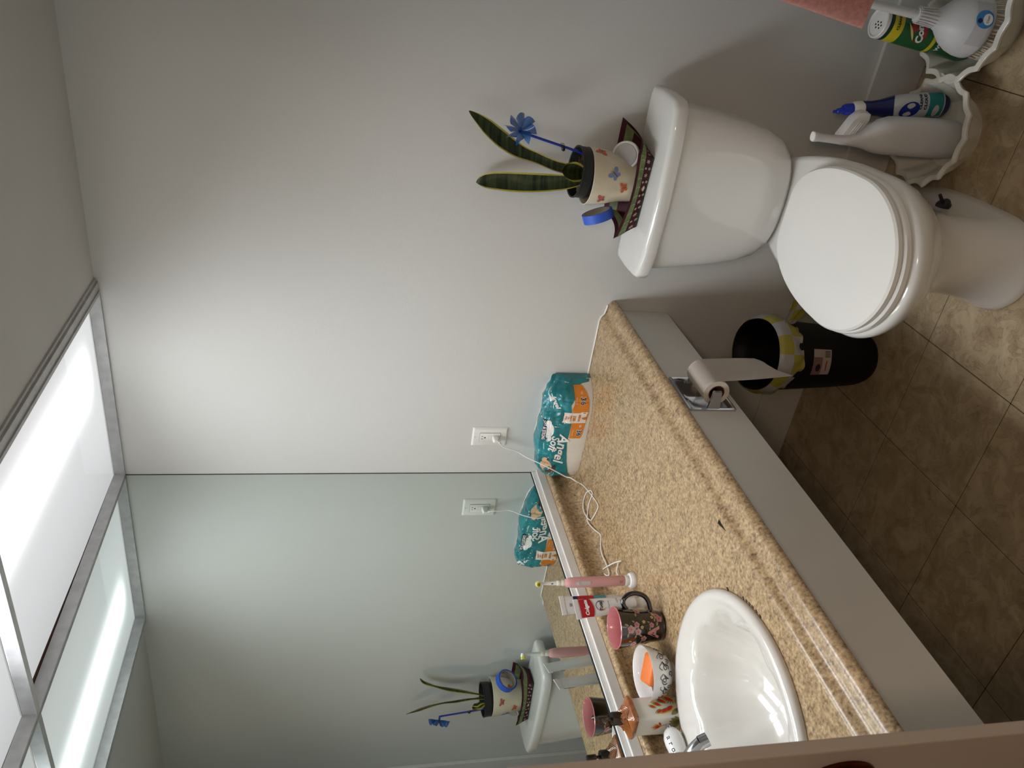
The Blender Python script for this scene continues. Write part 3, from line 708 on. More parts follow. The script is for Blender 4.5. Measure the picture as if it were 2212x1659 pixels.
Print().band(-.021, .021, H-.048, H-.036, 12, 2).build('navy_banner', mp, NAVY, o, .0012)
Print().band(.008, .0215, H-.092, H-.0485, 8, 3).build('red_stripe', mp, RED, o, .0012)
Print().band(.010, .0215, lambda x: H-.125, lambda x: H-.0925, 8, 3).build('teal_stripe', mp, mat('teal_stripe', (70, 150, 160), .35), o, .0012)
for i in range(7): Print().poly([(-.005+i*.0012, H-.030), (-.0044+i*.0012, H-.030), (-.0044+i*.0012, H-.023), (-.005+i*.0012, H-.023)]).build('barcode_bar', mp, gi, o, .0010)

# ================================================================ MUG, BOWL
mg = thing('floral_mug', 'black floral mug with pink inside and round black handle', 'mug', (.167, -.824, ZT+.0004))
MUGB = mat('black_glaze', (14, 12, 14), .10, coat=.8, vscale=3); MUGP = mat('pink_glaze', (192, 116, 118), .2, coat=.5, vscale=3)
mr = lambda z: interp([(0, .030), (.004, .034), (.012, .0365), (.04, .0395), (.08, .0445), (.120, .0500)], z)
zz = [0, .004, .012, .026, .04, .06, .08, .10, .1185]
obj('cup', lathe([(mr(z), z) for z in zz], n=56, cap1=False), MUGB, mg, 60)
obj('inner_glaze', lathe([(mr(.1185), .1185), (mr(.120), .1198), (.0487, .1208), (.0475, .1198), (.0445, .09), (.036, .03), (.030, .008), (.004, .005)], n=56, cap0=False), MUGP, mg, 60)
ha = .545
hx_, hy_ = math.cos(ha), math.sin(ha)
hp = smooth_path([(hx_*.043, hy_*.043, .089), (hx_*.053, hy_*.053, .097), (hx_*.066, hy_*.066, .098), (hx_*.078, hy_*.078, .086), (hx_*.081, hy_*.081, .066), (hx_*.074, hy_*.074, .046), (hx_*.060, hy_*.060, .034), (hx_*.039, hy_*.039, .028)], 5)
obj('handle', tube(hp, .0058, 14), MUGB, mg, True)
mm = tmap(-.72, mr)
ROSE = mat('rose_print', (188, 130, 132), .15, coat=.6); ROSE2 = mat('deep_rose_print', (150, 84, 92), .15, coat=.6); LEAFP = mat('sage_print', (140, 136, 100), .15, coat=.6); YEL = mat('cream_flower_print', (204, 184, 120), .15, coat=.6)
pr = Print(); pr2 = Print(); pl_ = Print(); py2 = Print()
for s_, t_, r in ((-.012, .076, .0085), (.004, .079, .0075), (-.006, .095, .010), (.016, .018, .009), (.024, .024, .008), (.002, .040, .0065), (-.030, .060, .008), (.040, .070, .009), (.050, .030, .009), (-.045, .085, .009), (-.060, .045, .011)):
    for k in range(5): pr.ell(s_+r*.5*math.cos(k*1.257), t_+r*.5*math.sin(k*1.257), r*.52, r*.46, k, 9)
    pr2.ell(s_, t_, r*.34, r*.28, .4, 8); pr2.line([(s_+r*.6*math.cos(q), t_+r*.6*math.sin(q)) for q in [i*.5 for i in range(7)]], r*.10)
    for k in (0.6, 2.4): pl_.leaf(s_+r*math.cos(k), t_+r*math.sin(k), s_+r*2.1*math.cos(k+.3), t_+r*2.1*math.sin(k+.3), r*.28)
for s_, t_ in ((.020, .036), (.028, .032), (-.002, .066), (.010, .060)):
    for k in range(5): py2.ell(s_+.0026*math.cos(k*1.257), t_+.0026*math.sin(k*1.257), .0019, .0014, k*1.257, 7)
pr.build('rose_print', mm, ROSE, mg, .0008)['kind'] = 'stuff'; pr2.build('rose_heart_print', mm, ROSE2, mg, .0011)['kind'] = 'stuff'; pl_.build('leaf_print', mm, LEAFP, mg, .0007); py2.build('cream_flower_print', mm, YEL, mg, .0012)
lettering('A', .040, mm, ROSE, mg, (-.016, .034), bold=.0016, off=.0009, name='letter_a')

cb = thing('swirl_bowl', 'small white bowl with black swirl pattern between mug and soap dispenser', 'bowl', (.126, -.928, ZT+.0004))
br = lambda z: interp([(0, .024), (.005, .0252), (.008, .029), (.020, .043), (.038, .054), (.056, .061), (.0715, .0640)], z)
obj('bowl_wall', lathe([(br(z), z) for z in (0, .005, .008, .014, .020, .029, .038, .047, .056, .064, .0715)]+[(.0637, .0724), (.0625, .0718), (.058, .055), (.050, .032), (.038, .015), (.02, .007), (.002, .006)], n=56), CERAM, cb, 50)
bmap = tmap(-.95, br)
pr = Print()
def spiral(cx, cy, R, turns, a0, sg=1, w_=.0019):
    n = 26; pr.line([(cx+sg*R*(i/n)*math.cos(a0+turns*2*PI*i/n), cy+R*(i/n)*math.sin(a0+turns*2*PI*i/n)) for i in range(2, n+1)], [w_*(.6+.6*i/n) for i in range(2, n+1)])
for k in range(11):
    s_ = -.14+k*.0275; spiral(s_, .036+.006*(k % 2), .009, 1.6, k*1.3, 1 if k % 2 else -1); spiral(s_+.012, .024+.004*((k+1) % 2), .0065, 1.4, k*.7, -1 if k % 2 else 1)
    pr.line([(s_+.012*t-.004, .048+.006*math.sin(t*3+k)) for t in [i/8*1.6 for i in range(9)]], .0016)
    pr.leaf(s_+.002, .028, s_+.016, .044, .0022, bend=.003)
pr.build('swirl_print', bmap, mat('blue_black_glaze', (38, 40, 52), .2, coat=.5), cb, .0010)['kind'] = 'stuff'
so = thing('soap_bar', 'orange soap bar half in the swirl bowl', 'soap', (.126, -.928, ZT+.03))
bm = box((-.036, -.022, -.011), (.034, .022, .011), .008, 3); o = obj('bar', bm, mat('orange_soap', (218, 112, 38), .5, vscale=20), so, 50)
o.location = (.008, .006, .024); o.rotation_euler = (.22, .16, .50)
so2 = thing('brown_soap_bar', 'dark brown soap bar beneath the orange one in the swirl bowl', 'soap', (.126, -.928, ZT+.03))
bm = box((-.030, -.019, -.009), (.028, .019, .009), .008, 3); o = obj('bar', bm, mat('brown_soap', (92, 58, 48), .3, vscale=20, coat=.3), so2, 50)
o.location = (-.010, -.014, .012); o.rotation_euler = (.25, -.25, .75)

# ================================================================ SOAP DISPENSER
sd = thing('soap_dispenser', 'square ceramic soap dispenser with red tropical flowers and brown woven-look lid', 'soap dispenser', (.070, -1.000, ZT+.0005), rot=(0, 0, -.72+PI/4))
BH = .112; hw = .0305
body = mat('cream_ceramic', (216, 210, 196), .25, coat=.4, vscale=6)
obj('bottle', loft([ring(0, 0, z, a, a, 40, p=9) for z, a in ((0, hw-.002), (.003, hw), (.05, hw+.0005), (BH-.006, hw), (BH, hw-.002))]), body, sd, 50)
LID = mat('amber_glaze', (164, 100, 48), .22, coat=.7, vscale=60, col2=(128, 72, 34))
obj('lid', loft([ring(0, 0, z, a, a, 40, p=8) for z, a in ((BH-.002, .033), (BH+.002, .0355), (BH+.007, .0362), (BH+.0105, .0345), (BH+.012, .031))]+[ring(0, 0, BH+.026, .013, .013, 40), ring(0, 0, BH+.027, .012, .012, 40)]), LID, sd, 50)
bm = NB()
for side in range(4):
    for k in range(5):
        t0 = k/5; a = side*PI/2; zA = BH+.0125+t0*.012; rad = lerp(.029, .014, t0); hwid = rad*.92
        for q in (-1, 1):
            y0_ = q*hwid*.05; y1_ = q*hwid*.9
            p0 = Vector((rad, y0_, zA)); p1 = Vector((max(.012, rad-.010), y1_*.72, zA+.0085))
            Rm = Matrix.Rotation(a, 3, 'Z'); add_tube(bm, [Rm @ p0, Rm @ ((p0+p1)/2+Vector((.0008, 0, .0012))), Rm @ p1], .0018, 6)
o = obj('woven_relief', bm, LID, sd, True); o['kind'] = 'stuff'
PB = mat('pump_bronze', (96, 84, 76), .28, 1.0, vscale=30, col2=(70, 58, 52))
obj('pump_collar', lathe([(.0125, BH+.026), (.0150, BH+.027), (.0150, BH+.046), (.0138, BH+.0475), (.004, BH+.0476)], n=32), PB, sd, 40)
obj('pump_stem', lathe([(.0036, BH+.047), (.0036, BH+.060)], n=16), PB, sd, 40)
obj('pump_head', loft([ring(0, 0, BH+.058, .0066, n=24), ring(0, 0, BH+.060, .0072, n=24), ring(0, 0, BH+.078, .0070, n=24), ring(0, 0, BH+.080, .0060, n=24)]), PB, sd, 40)
q = -.95-(-.72+PI/4)
obj('nozzle', tube([(0, 0, BH+.071), (.018*math.cos(q), .018*math.sin(q), BH+.0715), (.030*math.cos(q), .030*math.sin(q), BH+.0690)], [.0052, .0046, .0036], 14), PB, sd, True)
FR = mat('flower_red', (190, 34, 36), .3); FYL = mat('flower_gold', (206, 168, 50), .3); FG = mat('leaf_green', (74, 84, 50), .3); FG2 = mat('olive_leaf', (118, 114, 62), .3)
sides = {0: plane_map((hw+.0004, 0, 0), (0, 1, 0), (0, 0, 1), (1, 0, 0)), 1: plane_map((0, -hw-.0004, 0), (1, 0, 0), (0, 0, 1), (0, -1, 0)),
         2: plane_map((-hw-.0004, 0, 0), (0, -1, 0), (0, 0, 1), (-1, 0, 0)), 3: plane_map((0, hw+.0004, 0), (-1, 0, 0), (0, 0, 1), (0, 1, 0))}
for si, mp in sides.items():
    g1, g2, y1_, r1_ = Print(), Print(), Print(), Print()
    if si in (0, 3):
        for k in range(8):
            g1.leaf(.020-k*.0008, .004+k*.0055, .001+k*.001, .010+k*.0062, .0011)
        g1.line([(.022, .002), (.018, .03), (.010, .062)], .0012)
        for k, (cx, cy, s_) in enumerate(((.008, .014, 1), (-.002, .022, -1), (.006, .034, 1), (-.008, .038, -1), (.000, .050, 1), (-.010, .052, -1), (-.004, .064, 1))):
            L = .031*(1-k*.085)
            y1_.leaf(cx, cy-.006, max(-.028, min(.028, cx+s_*L*.60)), cy+L*.75, .0072*(1-k*.08)); r1_.leaf(cx+s_*.001, cy-.002, max(-.026, min(.026, cx+s_*L*.48)), cy+L*.58, .0044*(1-k*.08))
            g2.leaf(cx-s_*.002, cy-.004, max(-.028, min(.028, cx+s_*L*.60)), cy+L*.9, .0010, bend=.003*s_)
        g2.leaf(-.010, .004, -.026, .030, .006); g2.leaf(-.012, .002, -.018, .020, .005)
    else:
        g1.line([(.014, .012), (.006, .034), (.002, .054)], .0014)
        for k in range(5): y1_.leaf(.002, .050, -.010+k*.005, .078-abs(k-2)*.004, .0018); r1_.leaf(.001, .054, -.008+k*.004, .074-abs(k-2)*.004, .0010)
        r1_.leaf(.004, .052, .016, .060, .0024)
        for k in range(6): g2.leaf(.014, .010, .014+.020*math.cos(.5+k*.5), .012+.024*math.sin(.5+k*.5), .0042)
        g1.leaf(.006, .010, -.012, .032, .004)
    g1.build('leaf_print', mp, FG, sd, .0002); g2.build('olive_leaf_print', mp, FG2, sd, .0004); y1_.build('gold_petal_print', mp, FYL, sd, .0003 if si else .0003); r1_.build('red_petal_print', mp, FR, sd, .0006)

# ================================================================ TOILET
TX = 1.035
to = thing('toilet', 'white two-piece toilet with closed round lid against the back wall', 'toilet', (TX, -.35, 0))
def tpart(name, bm, m_=CERAM, sm=50):
    o = obj(name, bm, m_, to, sm); o.location = (-TX, .35, 0); return o
def tank_ring(z, hw, yb, yf, bow, n=56, p=5.0, cx=TX):
    out = []; yc_ = (yb+yf)/2; hd = (yb-yf)/2
    for i in range(n):
        t = 2*PI*i/n; c, s = math.cos(t), math.sin(t)
        x = hw*math.copysign(abs(c)**(2/p), c); y = hd*math.copysign(abs(s)**(2/p), s)
        if y < 0: y -= bow*(1-(x/hw)**2)*(-y/hd)
        out.append((cx+x, yc_+y, z))
    return out
tk = [(.402, .095, -.045, -.165, .014), (.405, .118, -.038, -.182, .018), (.420, .140, -.034, -.190, .020), (.445, .163, -.030, -.194, .020), (.49, .181, -.030, -.194, .020), (.55, .194, -.028, -.194, .020), (.62, .204, -.028, -.195, .020), (.70, .214, -.026, -.197, .020), (.737, .217, -.026, -.198, .020)]
tpart('tank', loft([tank_ring(z, hw, yb, yf, bw) for z, hw, yb, yf, bw in tk]))
def lid_ring(z, ins):
    P_ = [(.228, -.020), (.238, -.032), (.240, -.10), (.237, -.155), (.232, -.186), (.214, -.205), (.16, -.217), (.08, -.2235), (0, -.2255)]
    pts = P_+[(-x, y) for x, y in reversed(P_[:-1])]
    cx, cy = 0, -.12; out = []
    for x, y in pts:
        out.append((TX+x*(1-ins/.23), cy+(y-cy)*(1-ins/.105), z))
    return out
bm = loft([lid_ring(.735, .010), lid_ring(.7355, .002), lid_ring(.742, 0), lid_ring(.760, 0), lid_ring(.7665, .0025), lid_ring(.7700, .008), lid_ring(.7712, .016), lid_ring(.7714, .10)])
tpart('tank_lid', bm, CERAM, 40)
# bowl: deck at the back, round rim, belly and foot
def bowl_ring(z, hw, yb, yf, deck, n=64):
    out = []; ycn = yf+hw*1.08
    for i in range(n):
        t = 2*PI*i/n; c, s = math.cos(t), math.sin(t)
        if s < 0: x, y = hw*c, ycn + (ycn-yf)*s
        else:
            x = hw*math.copysign(abs(c)**.8, c); y = ycn+(yb-ycn)*abs(s)**.62
            k = min(1, max(0, (y-ycn)/(yb-ycn))); x *= lerp(1, deck, k**1.6)
        out.append((TX+x, y, z))
    return out
BR = [(.0, .112, -.10, -.640, .92), (.012, .116, -.10, -.645, .92), (.030, .108, -.10, -.640, .84), (.09, .095, -.11, -.600, .82), (.16, .094, -.12, -.585, .85), (.215, .110, -.12, -.600, .95), (.26, .135, -.10, -.640, .9),
      (.305, .160, -.07, -.690, .8), (.345, .176, -.05, -.722, .72), (.372, .184, -.04, -.738, .68), (.388, .185, -.035, -.740, .67), (.398, .180, -.037, -.734, .67), (.4015, .168, -.045, -.720, .66)]
tpart('bowl', loft([bowl_ring(*q) for q in BR]), CERAM, 60)
def seat_ring(z, hw, yf, yb, n=96, bk=.74):
    out = []; ycn = yf+hw*1.12
    for i in range(n):
        t = 2*PI*i/n; c, s = math.cos(t), math.sin(t)
        if s < 0: x, y = hw*c, ycn+(ycn-yf)*s
        else:
            x = hw*math.copysign(abs(c)**.42, c); y = ycn+(yb-ycn)*abs(s)**.62
            k = max(0, (y-ycn)/(yb-ycn)); x *= lerp(1, bk, k**2.2)
        out.append((TX+x, y, z))
    return out
tpart('seat_ring', loft([seat_ring(.4045, .174, -.726, -.262), seat_ring(.406, .178, -.731, -.258), seat_ring(.417, .1785, -.7315, -.258), seat_ring(.4205, .176, -.728, -.262)]), SEATM, 45)
tpart('seat_lid', loft([seat_ring(.4225, .170, -.722, -.268), seat_ring(.424, .1735, -.7265, -.264), seat_ring(.434, .174, -.727, -.264), seat_ring(.4385, .170, -.722, -.268), seat_ring(.4402, .160, -.708, -.280), seat_ring(.4412, .10, -.62, -.36), seat_ring(.4415, .02, -.50, -.44)]), SEATM, 35)
BLK = mat('black_bolt', (14, 14, 14), .35)
for s in (-1, 1):
    bm = NB(); p0 = Vector((TX+s*.094, -.42, .118)); d_ = Vector((s*.75, 0, .66)).normalized()
    add_tube(bm, [p0, p0+d_*.012, p0+d_*.015], [.017, .017, .008], 20); tpart('bolt_washer', bm, BLK, 40)
    tpart('bolt', tube([p0+d_*.010, p0+d_*.038], [.0045, .0042], 10), BLK, True)

# ================================================================ GIFT TRAY, POT, PLANT, PINWHEEL, TAPE, CAP
LIDZ = .7718
gx = thing('gift_tray', 'burgundy and green striped snowflake gift tray on the toilet tank lid', 'tray', (1.03, -.10, LIDZ))
BURG = mat('burgundy_paper', (100, 34, 52), .6, vscale=50, col2=(78, 24, 40)); GRN = mat('moss_paper', (112, 124, 78), .6, vscale=60, col2=(90, 104, 62)); DGR = mat('dark_green_paper', (34, 52, 42), .6)
# base and flared rim corners (local): right-front, right-back, left-back, left-front
bB = [(.084, -.047), (.098, .030), (-.094, .046), (-.103, -.030)]
bT = [(.096, -.064), (.150, .088), (-.098, .085), (-.140, -.036)]
def edge_pt(k, s, v, sag):
    a, b_ = bB[k], bB[(k+1) % 4]; c, d_ = bT[k], bT[(k+1) % 4]
    h = lerp([.052, .056, .060, .060][k], [.056, .060, .060, .052][k], s)
    top = h-(sag*math.sin(PI*s))
    x = lerp(lerp(a[0], b_[0], s), lerp(c[0], d_[0], s), v); y = lerp(lerp(a[1], b_[1], s), lerp(c[1], d_[1], s), v)
    return x, min(y, .098), .0006+top*v
SAG = [.026, .0, .016, .014]
def wallpatch(v0, v1, off, ks=(0, 1, 2, 3)):
    bm = NB()
    for k in ks:
        G = [[bm.verts.new((lambda p: (p[0]*(1+off*8), p[1]*(1+off*8) if p[1] < .09 else p[1], p[2]))(edge_pt(k, i/12, lerp(v0, v1, j/3), SAG[k]))) for j in range(4)] for i in range(13)]
        for i in range(12):
            for j in range(3): bm.faces.new((G[i][j], G[i+1][j], G[i+1][j+1], G[i][j+1]))
    return bm
bm = wallpatch(0, 1, 0); bmesh.ops.solidify(bm, geom=bm.faces[:], thickness=.0018)
bm2v = [bm.verts.new((x, y, .0006)) for x, y in bB]; bm.faces.new(bm2v)
obj('tray_shell', bm, BURG, gx)
obj('green_band', wallpatch(.50, .82, .0010), GRN, gx); obj('inner_green_band', wallpatch(.50, .82, -.0036), GRN, gx); obj('base_band', wallpatch(.0, .10, .0010), DGR, gx)
SNOW = mat('snowflake_cream', (206, 196, 170), .6)
for k in (3, 0):
    L_ = math.hypot(bT[k][0]-bT[(k+1) % 4][0], bT[k][1]-bT[(k+1) % 4][1]); on = Vector((bT[k][1]-bT[(k+1) % 4][1], bT[(k+1) % 4][0]-bT[k][0], 0)).normalized()
    if k == 3: on = Vector((.0, -1, 0))
    else: on = Vector((1, -.2, 0)).normalized()
    def emap(x, y, off, k=k, L_=L_, on=on):
        return Vector(edge_pt(k, min(1, max(0, x/L_)), y/.055, SAG[k]))+on*(.0016+off)
    pr = Print()
    for i in range(11 if k == 3 else 7):
        cx = (i+.55)/(11.2 if k == 3 else 7.2)*L_
        for cy, R in (((.009, .0052), (.022, .0040)) if i % 2 else ((.017, .0066),)):
            for a in range(3):
                an = a*PI/3+i*.4; dx, dy = R*math.cos(an), R*math.sin(an); pr.line([(cx-dx, cy-dy), (cx+dx, cy+dy)], .0009)
                for q in (-.62, .62): pr.line([(cx+dx*q-dy*.25, cy+dy*q+dx*.25), (cx+dx*q+dy*.25, cy+dy*q-dx*.25)], .0007)
    pr.build('snowflake_print', emap, SNOW, gx, .0006)['kind'] = 'stuff'
    pr = Print()
    for i in range(9): cx = (i+.5)/9*L_; pr.line([(cx, .029), (cx+.003, .036), (cx-.001, .044)], .0007)
    pr.build('sprig_print', emap, SNOW, gx, .0012)['kind'] = 'stuff'

pt = thing('plant_pot', 'cream ceramic pot with painted butterflies holding the snake plant', 'pot', (1.040, -.088, LIDZ+.0024))
POTC = mat('cream_pot_glaze', (214, 205, 182), .3, coat=.3, vscale=14, col2=(204, 193, 168))
pr_ = lambda z: interp([(0, .052), (.008, .056), (.03, .0590), (.06, .0615), (.10, .0690), (.135, .0735), (.150, .0745)], z)
def prad(z, a): return pr_(z)
bm = lathe([(pr_(z), z) for z in (0, .008, .02, .03, .045, .06, .08, .10, .12, .135, .148)]+[(.0745, .1505), (.0725, .1515), (.0705, .1500), (.068, .13), (.060, .07), (.010, .065)], n=56)
for v in bm.verts:   # gentle pinched folds low on the pot
    a = math.atan2(v.co.y, v.co.x); k = max(0, 1-abs(v.co.z-.05)/.05)
    r = 1-.05*k*(.5+.5*math.cos(a*5+.4)); v.co.x *= r; v.co.y *= r
obj('pot_wall', bm, POTC, pt, 50)
pmap2 = tmap(-1.02, pr_)
def butterfly(at, s_, rot, m1, nm):
    pr = Print(); c, sn = math.cos(rot), math.sin(rot)
    def T(x, y): return at[0]+s_*(x*c-y*sn), at[1]+s_*(x*sn+y*c)
    for x, y, a, b_, q in ((-.6, .35, .55, .36, -.5), (.6, .35, .55, .36, .5), (-.4, -.4, .38, .30, .6), (.4, -.4, .38, .30, -.6)):
        X, Y = T(x, y); pr.ell(X, Y, a*s_, b_*s_, rot+q)
    pr.build(nm, pmap2, m1, pt, .0010)
    Print().line([T(0, -.6), T(0, .5)], .14*s_).line([T(0, .5), T(.3, .9)], .05*s_).line([T(0, .5), T(-.3, .9)], .05*s_).build('butterfly_body_print', pmap2, mat('umber_ink', (96, 74, 50), .5), pt, .0014)
ORB = mat('orange_butterfly', (202, 92, 44), .4); BLB = mat('blue_butterfly', (122, 140, 186), .4); RDB = mat('red_butterfly', (190, 92, 84), .4)
butterfly((.054, .126), .0145, 1.2, ORB, 'orange_butterfly_print'); butterfly((-.010, .094), .0165, -.7, BLB, 'blue_butterfly_print')
butterfly((-.040, .064), .0125, .3, ORB, 'orange_butterfly_print'); butterfly((-.082, .118), .013, .2, RDB, 'red_butterfly_print'); butterfly((-.125, .085), .013, .5, RDB, 'red_butterfly_print')
gp = thing('nursery_pot', 'black plastic nursery pot set inside the cream butterfly pot', 'pot', (1.040, -.088, LIDZ+.0024))
bm = lathe([(.052, .070), (.0575, .120), (.0625, .1545), (.0645, .1560), (.0650, .178), (.0665, .1795), (.0665, .1835), (.0645, .1840), (.0625, .1825), (.0615, .150), (.010, .149)], n=48)
o = obj('pot_wall', bm, mat('nursery_black', (30, 31, 30), .5, vscale=30), gp, 40); gp.rotation_euler = (.02, .05, 0)
bm = NB(); ns_ = 22
cv = bm.verts.new((0, 0, .160)); ringsv = []
for r in (.015, .03, .045, .0612):
    ringsv.append([bm.verts.new((r*math.cos(2*PI*i/ns_), r*math.sin(2*PI*i/ns_), .1585+.006*noise.noise(Vector((r*90, i*.7, 0))))) for i in range(ns_)])
for i in range(ns_): bm.faces.new((cv, ringsv[0][i], ringsv[0][(i+1) % ns_]))
for a, b_ in zip(ringsv, ringsv[1:]):
    for i in range(ns_): bm.faces.new((a[i], b_[i], b_[(i+1) % ns_], a[(i+1) % ns_]))
obj('soil', bm, mat('potting_soil', (52, 44, 38), .95, vscale=60, col2=(30, 25, 22), bump=.6, bscale=160), gp)
bm = NB(); rnd = random.Random(3)
for i in range(110):
    a, r = rnd.random()*2*PI, .058*math.sqrt(rnd.random()); p = Vector((r*math.cos(a), r*math.sin(a), .161+rnd.random()*.003)); d_ = Vector((rnd.uniform(-1, 1), rnd.uniform(-1, 1), rnd.uniform(-.2, .3))).normalized()*.006
    add_tube(bm, [p-d_, p+d_], rnd.uniform(.0006, .0013), 4)
o = obj('bark_chips', bm, mat('bark', (122, 104, 88), .9, vscale=90, col2=(64, 52, 44)), gp); o['kind'] = 'stuff'

pln = thing('snake_plant', 'snake plant with two long yellow-edged leaves and one short curled leaf', 'plant', (1.045, -.088, .93))
mL = mat('snake_leaf_green', (86, 100, 62), .36, vscale=12, col2=(36, 50, 34), stretch=(.6, .6, 8), detail=6)
mE = mat('snake_leaf_edge', (206, 194, 92), .4, vscale=20)
def sleaf(path, widths, nrm0, nrm1, cup=.25):
    P_ = smooth_path([Vector(p)-Vector(pln.location) for p in path], 6); n_ = len(P_); bm = NB(); G = []
    tp_ = frame_along(P_)
    for i, (p, t, _, _) in enumerate(tp_):
        q = i/(n_-1); nn_ = (Vector(nrm0).lerp(Vector(nrm1), q)).normalized(); nn_ = (nn_-t*nn_.dot(t)).normalized(); sdv = t.cross(nn_)
        w_ = interp([(j/(len(widths)-1), x) for j, x in enumerate(widths)], q)/2
        row = []
        for u in (-1, -.82, -.55, -.28, 0, .28, .55, .82, 1):
            row.append(bm.verts.new(p+sdv*w_*u+nn_*(w_*cup*(u*u-.5)) + nn_*.0015*math.sin(q*14+u*2)))
        G.append(row)
    for i in range(n_-1):
        for j in range(8):
            f = bm.faces.new((G[i][j], G[i][j+1], G[i+1][j+1], G[i+1][j])); f.material_index = 1 if j in (0, 7) else 0
    bmesh.ops.solidify(bm, geom=bm.faces[:], thickness=.0016)
    return obj('leaf', bm, [mL, mE], pln, 80)
sleaf([(1.028, -.094, .930), (1.018, -.088, .975), (1.008, -.078, 1.040), (1.001, -.066, 1.100), (.996, -.052, 1.150), (.990, -.040, 1.183), (.981, -.028, 1.200)], [.016, .030, .042, .047, .050, .051, .050, .046, .038, .022, .0015], (.45, -.85, .1), (.45, -.85, .1))
sleaf([(1.044, -.086, .930), (1.050, -.083, .965), (1.0563, -.080, 1.0091), (1.071, -.075, 1.0598), (1.0838, -.068, 1.1091), (1.110, -.060, 1.1593), (1.1437, -.052, 1.2085), (1.1653, -.047, 1.2418)], [.018, .026, .028, .027, .026, .030, .040, .046, .040, .022, .0015], (.1, -.9, .1), (.75, -.6, .3))
sleaf([(1.046, -.100, .930), (1.050, -.106, .950), (1.053, -.112, .970), (1.054, -.116, .987), (1.053, -.118, .998)], [.020, .036, .046, .050, .046, .036, .010], (.3, -.9, .25), (.3, -.9, .35), cup=.9)

pw = thing('pinwheel', 'blue translucent pinwheel on a blue stick stuck in the plant pot', 'pinwheel', (1.093, -.100, .935))
BST = mat('blue_stick_plastic', (20, 44, 150), .3, coat=.3); BBL = mat('blue_translucent_film', (12, 110, 190), .2, coat=.4, alpha=.86)
hub = Vector((1.136, -.090, 1.116)); b0 = Vector((1.093, -.100, .918))
o = obj('stick', tube([b0-Vector(pw.location), hub-Vector(pw.location)], .0034, 12), BST, pw, True)
axd = Vector((.55, -.80, .18)).normalized(); e1 = Vector((0, 0, 1)); e1 = (e1-axd*e1.dot(axd)).normalized(); e2 = axd.cross(e1); hc = hub-Vector(pw.location)+axd*.010
obj('hub_pin', tube([hc-axd*.012, hc+axd*.010], [.004, .0045], 12), BST, pw, True)
for k in range(8):
    a0 = k*PI/4+.2; bm = NB(); G = []
    for i in range(7):
        q = i/6; r = lerp(.004, .043, q); row = []
        for j in range(6):
            u = j/5; a = a0+(.05+.95*u)*(1-.30*q)+.30*q; lift = .016*math.sin(PI*u)*q+.014*u*q
            rr = r*(1-.35*u*u*q) if q < 1 else r*(1-.45*u)
            row.append(bm.verts.new(hc+(e1*math.cos(a)+e2*math.sin(a))*rr+axd*(lift+.003)))
        G.append(row)
    for i in range(6):
        for j in range(5): bm.faces.new((G[i][j], G[i][j+1], G[i+1][j+1], G[i+1][j]))
    bmesh.ops.solidify(bm, geom=bm.faces[:], thickness=.0004)
    obj('petal', bm, BBL, pw, True)
clp = thing('hair_clip', 'tiny black claw clip hanging on the blue pinwheel stick', 'clip', tuple(b0.lerp(hub, .43)))
bm = lathe([(.0005, -.007), (.004, -.005), (.005, 0), (.003, .005), (.0005, .007)], n=14); o = obj('clip_body', bm, BLACKP, clp, True); o.location = (-.005, -.006, -.002); o.rotation_euler = (.5, 1.0, 0)
for k in range(4): o = obj('tooth', tube([(-.003, -.003, -.004+k*.0025), (.002, -.0052, -.004+k*.0025), (.0062, -.001, -.004+k*.0025), (.0068, .003, -.003+k*.0025)], .0006, 5), BLACKP, clp)

tpR = thing('painters_tape', 'roll of blue painter\'s tape leaning in the left end of the gift tray', 'tape', (.938, -.098, .8745))
BT = mat('blue_tape', (44, 92, 204), .55, vscale=30)
axt = Vector((.90, .20, .38)).normalized(); f1 = Vector((0, 0, 1)); f1 = (f1-axt*f1.dot(axt)).normalized(); f2 = axt.cross(f1)
def annulus(r0, r1, h):
    bm = NB(); add_loft(bm, [[f1*r*math.cos(a)+f2*r*math.sin(a)+axt*z for a in ang] for r, z in ((r0, -h), (r1, -h), (r1, h), (r0, h), (r0, -h))], False, False); return bm
obj('tape_ring', annulus(.0365, .0415, .0120), BT, tpR, 40); obj('core', annulus(.0345, .0364, .0119), mat('core_card_grey', (150, 142, 130), .8), tpR, 40)
wc = thing('white_dome_cap', 'white rounded plastic cap lying in the right end of the gift tray', 'cap', (1.104, -.100, .830))
bm = lathe([(.0335, -.014), (.0355, -.012), (.036, -.002), (.034, .006), (.027, .012), (.015, .0155), (.001, .0162)], n=40)
o = obj('cap_shell', bm, WHITEP, wc, 50); o.rotation_euler = (-2.2, .35, 0); wr_ = o.rotation_euler.copy()
o = obj('grey_insert', lathe([(.029, -.0158), (.030, -.0142), (.004, -.0141)], n=32), mat('grey_insert', (168, 168, 166), .5), wc, 40); o.rotation_euler = wr_
obj('cap_stand', tube([(0, .004, -.006), (.002, .010, -.0560)], [.016, .012], 16), WHITEP, wc, 40)

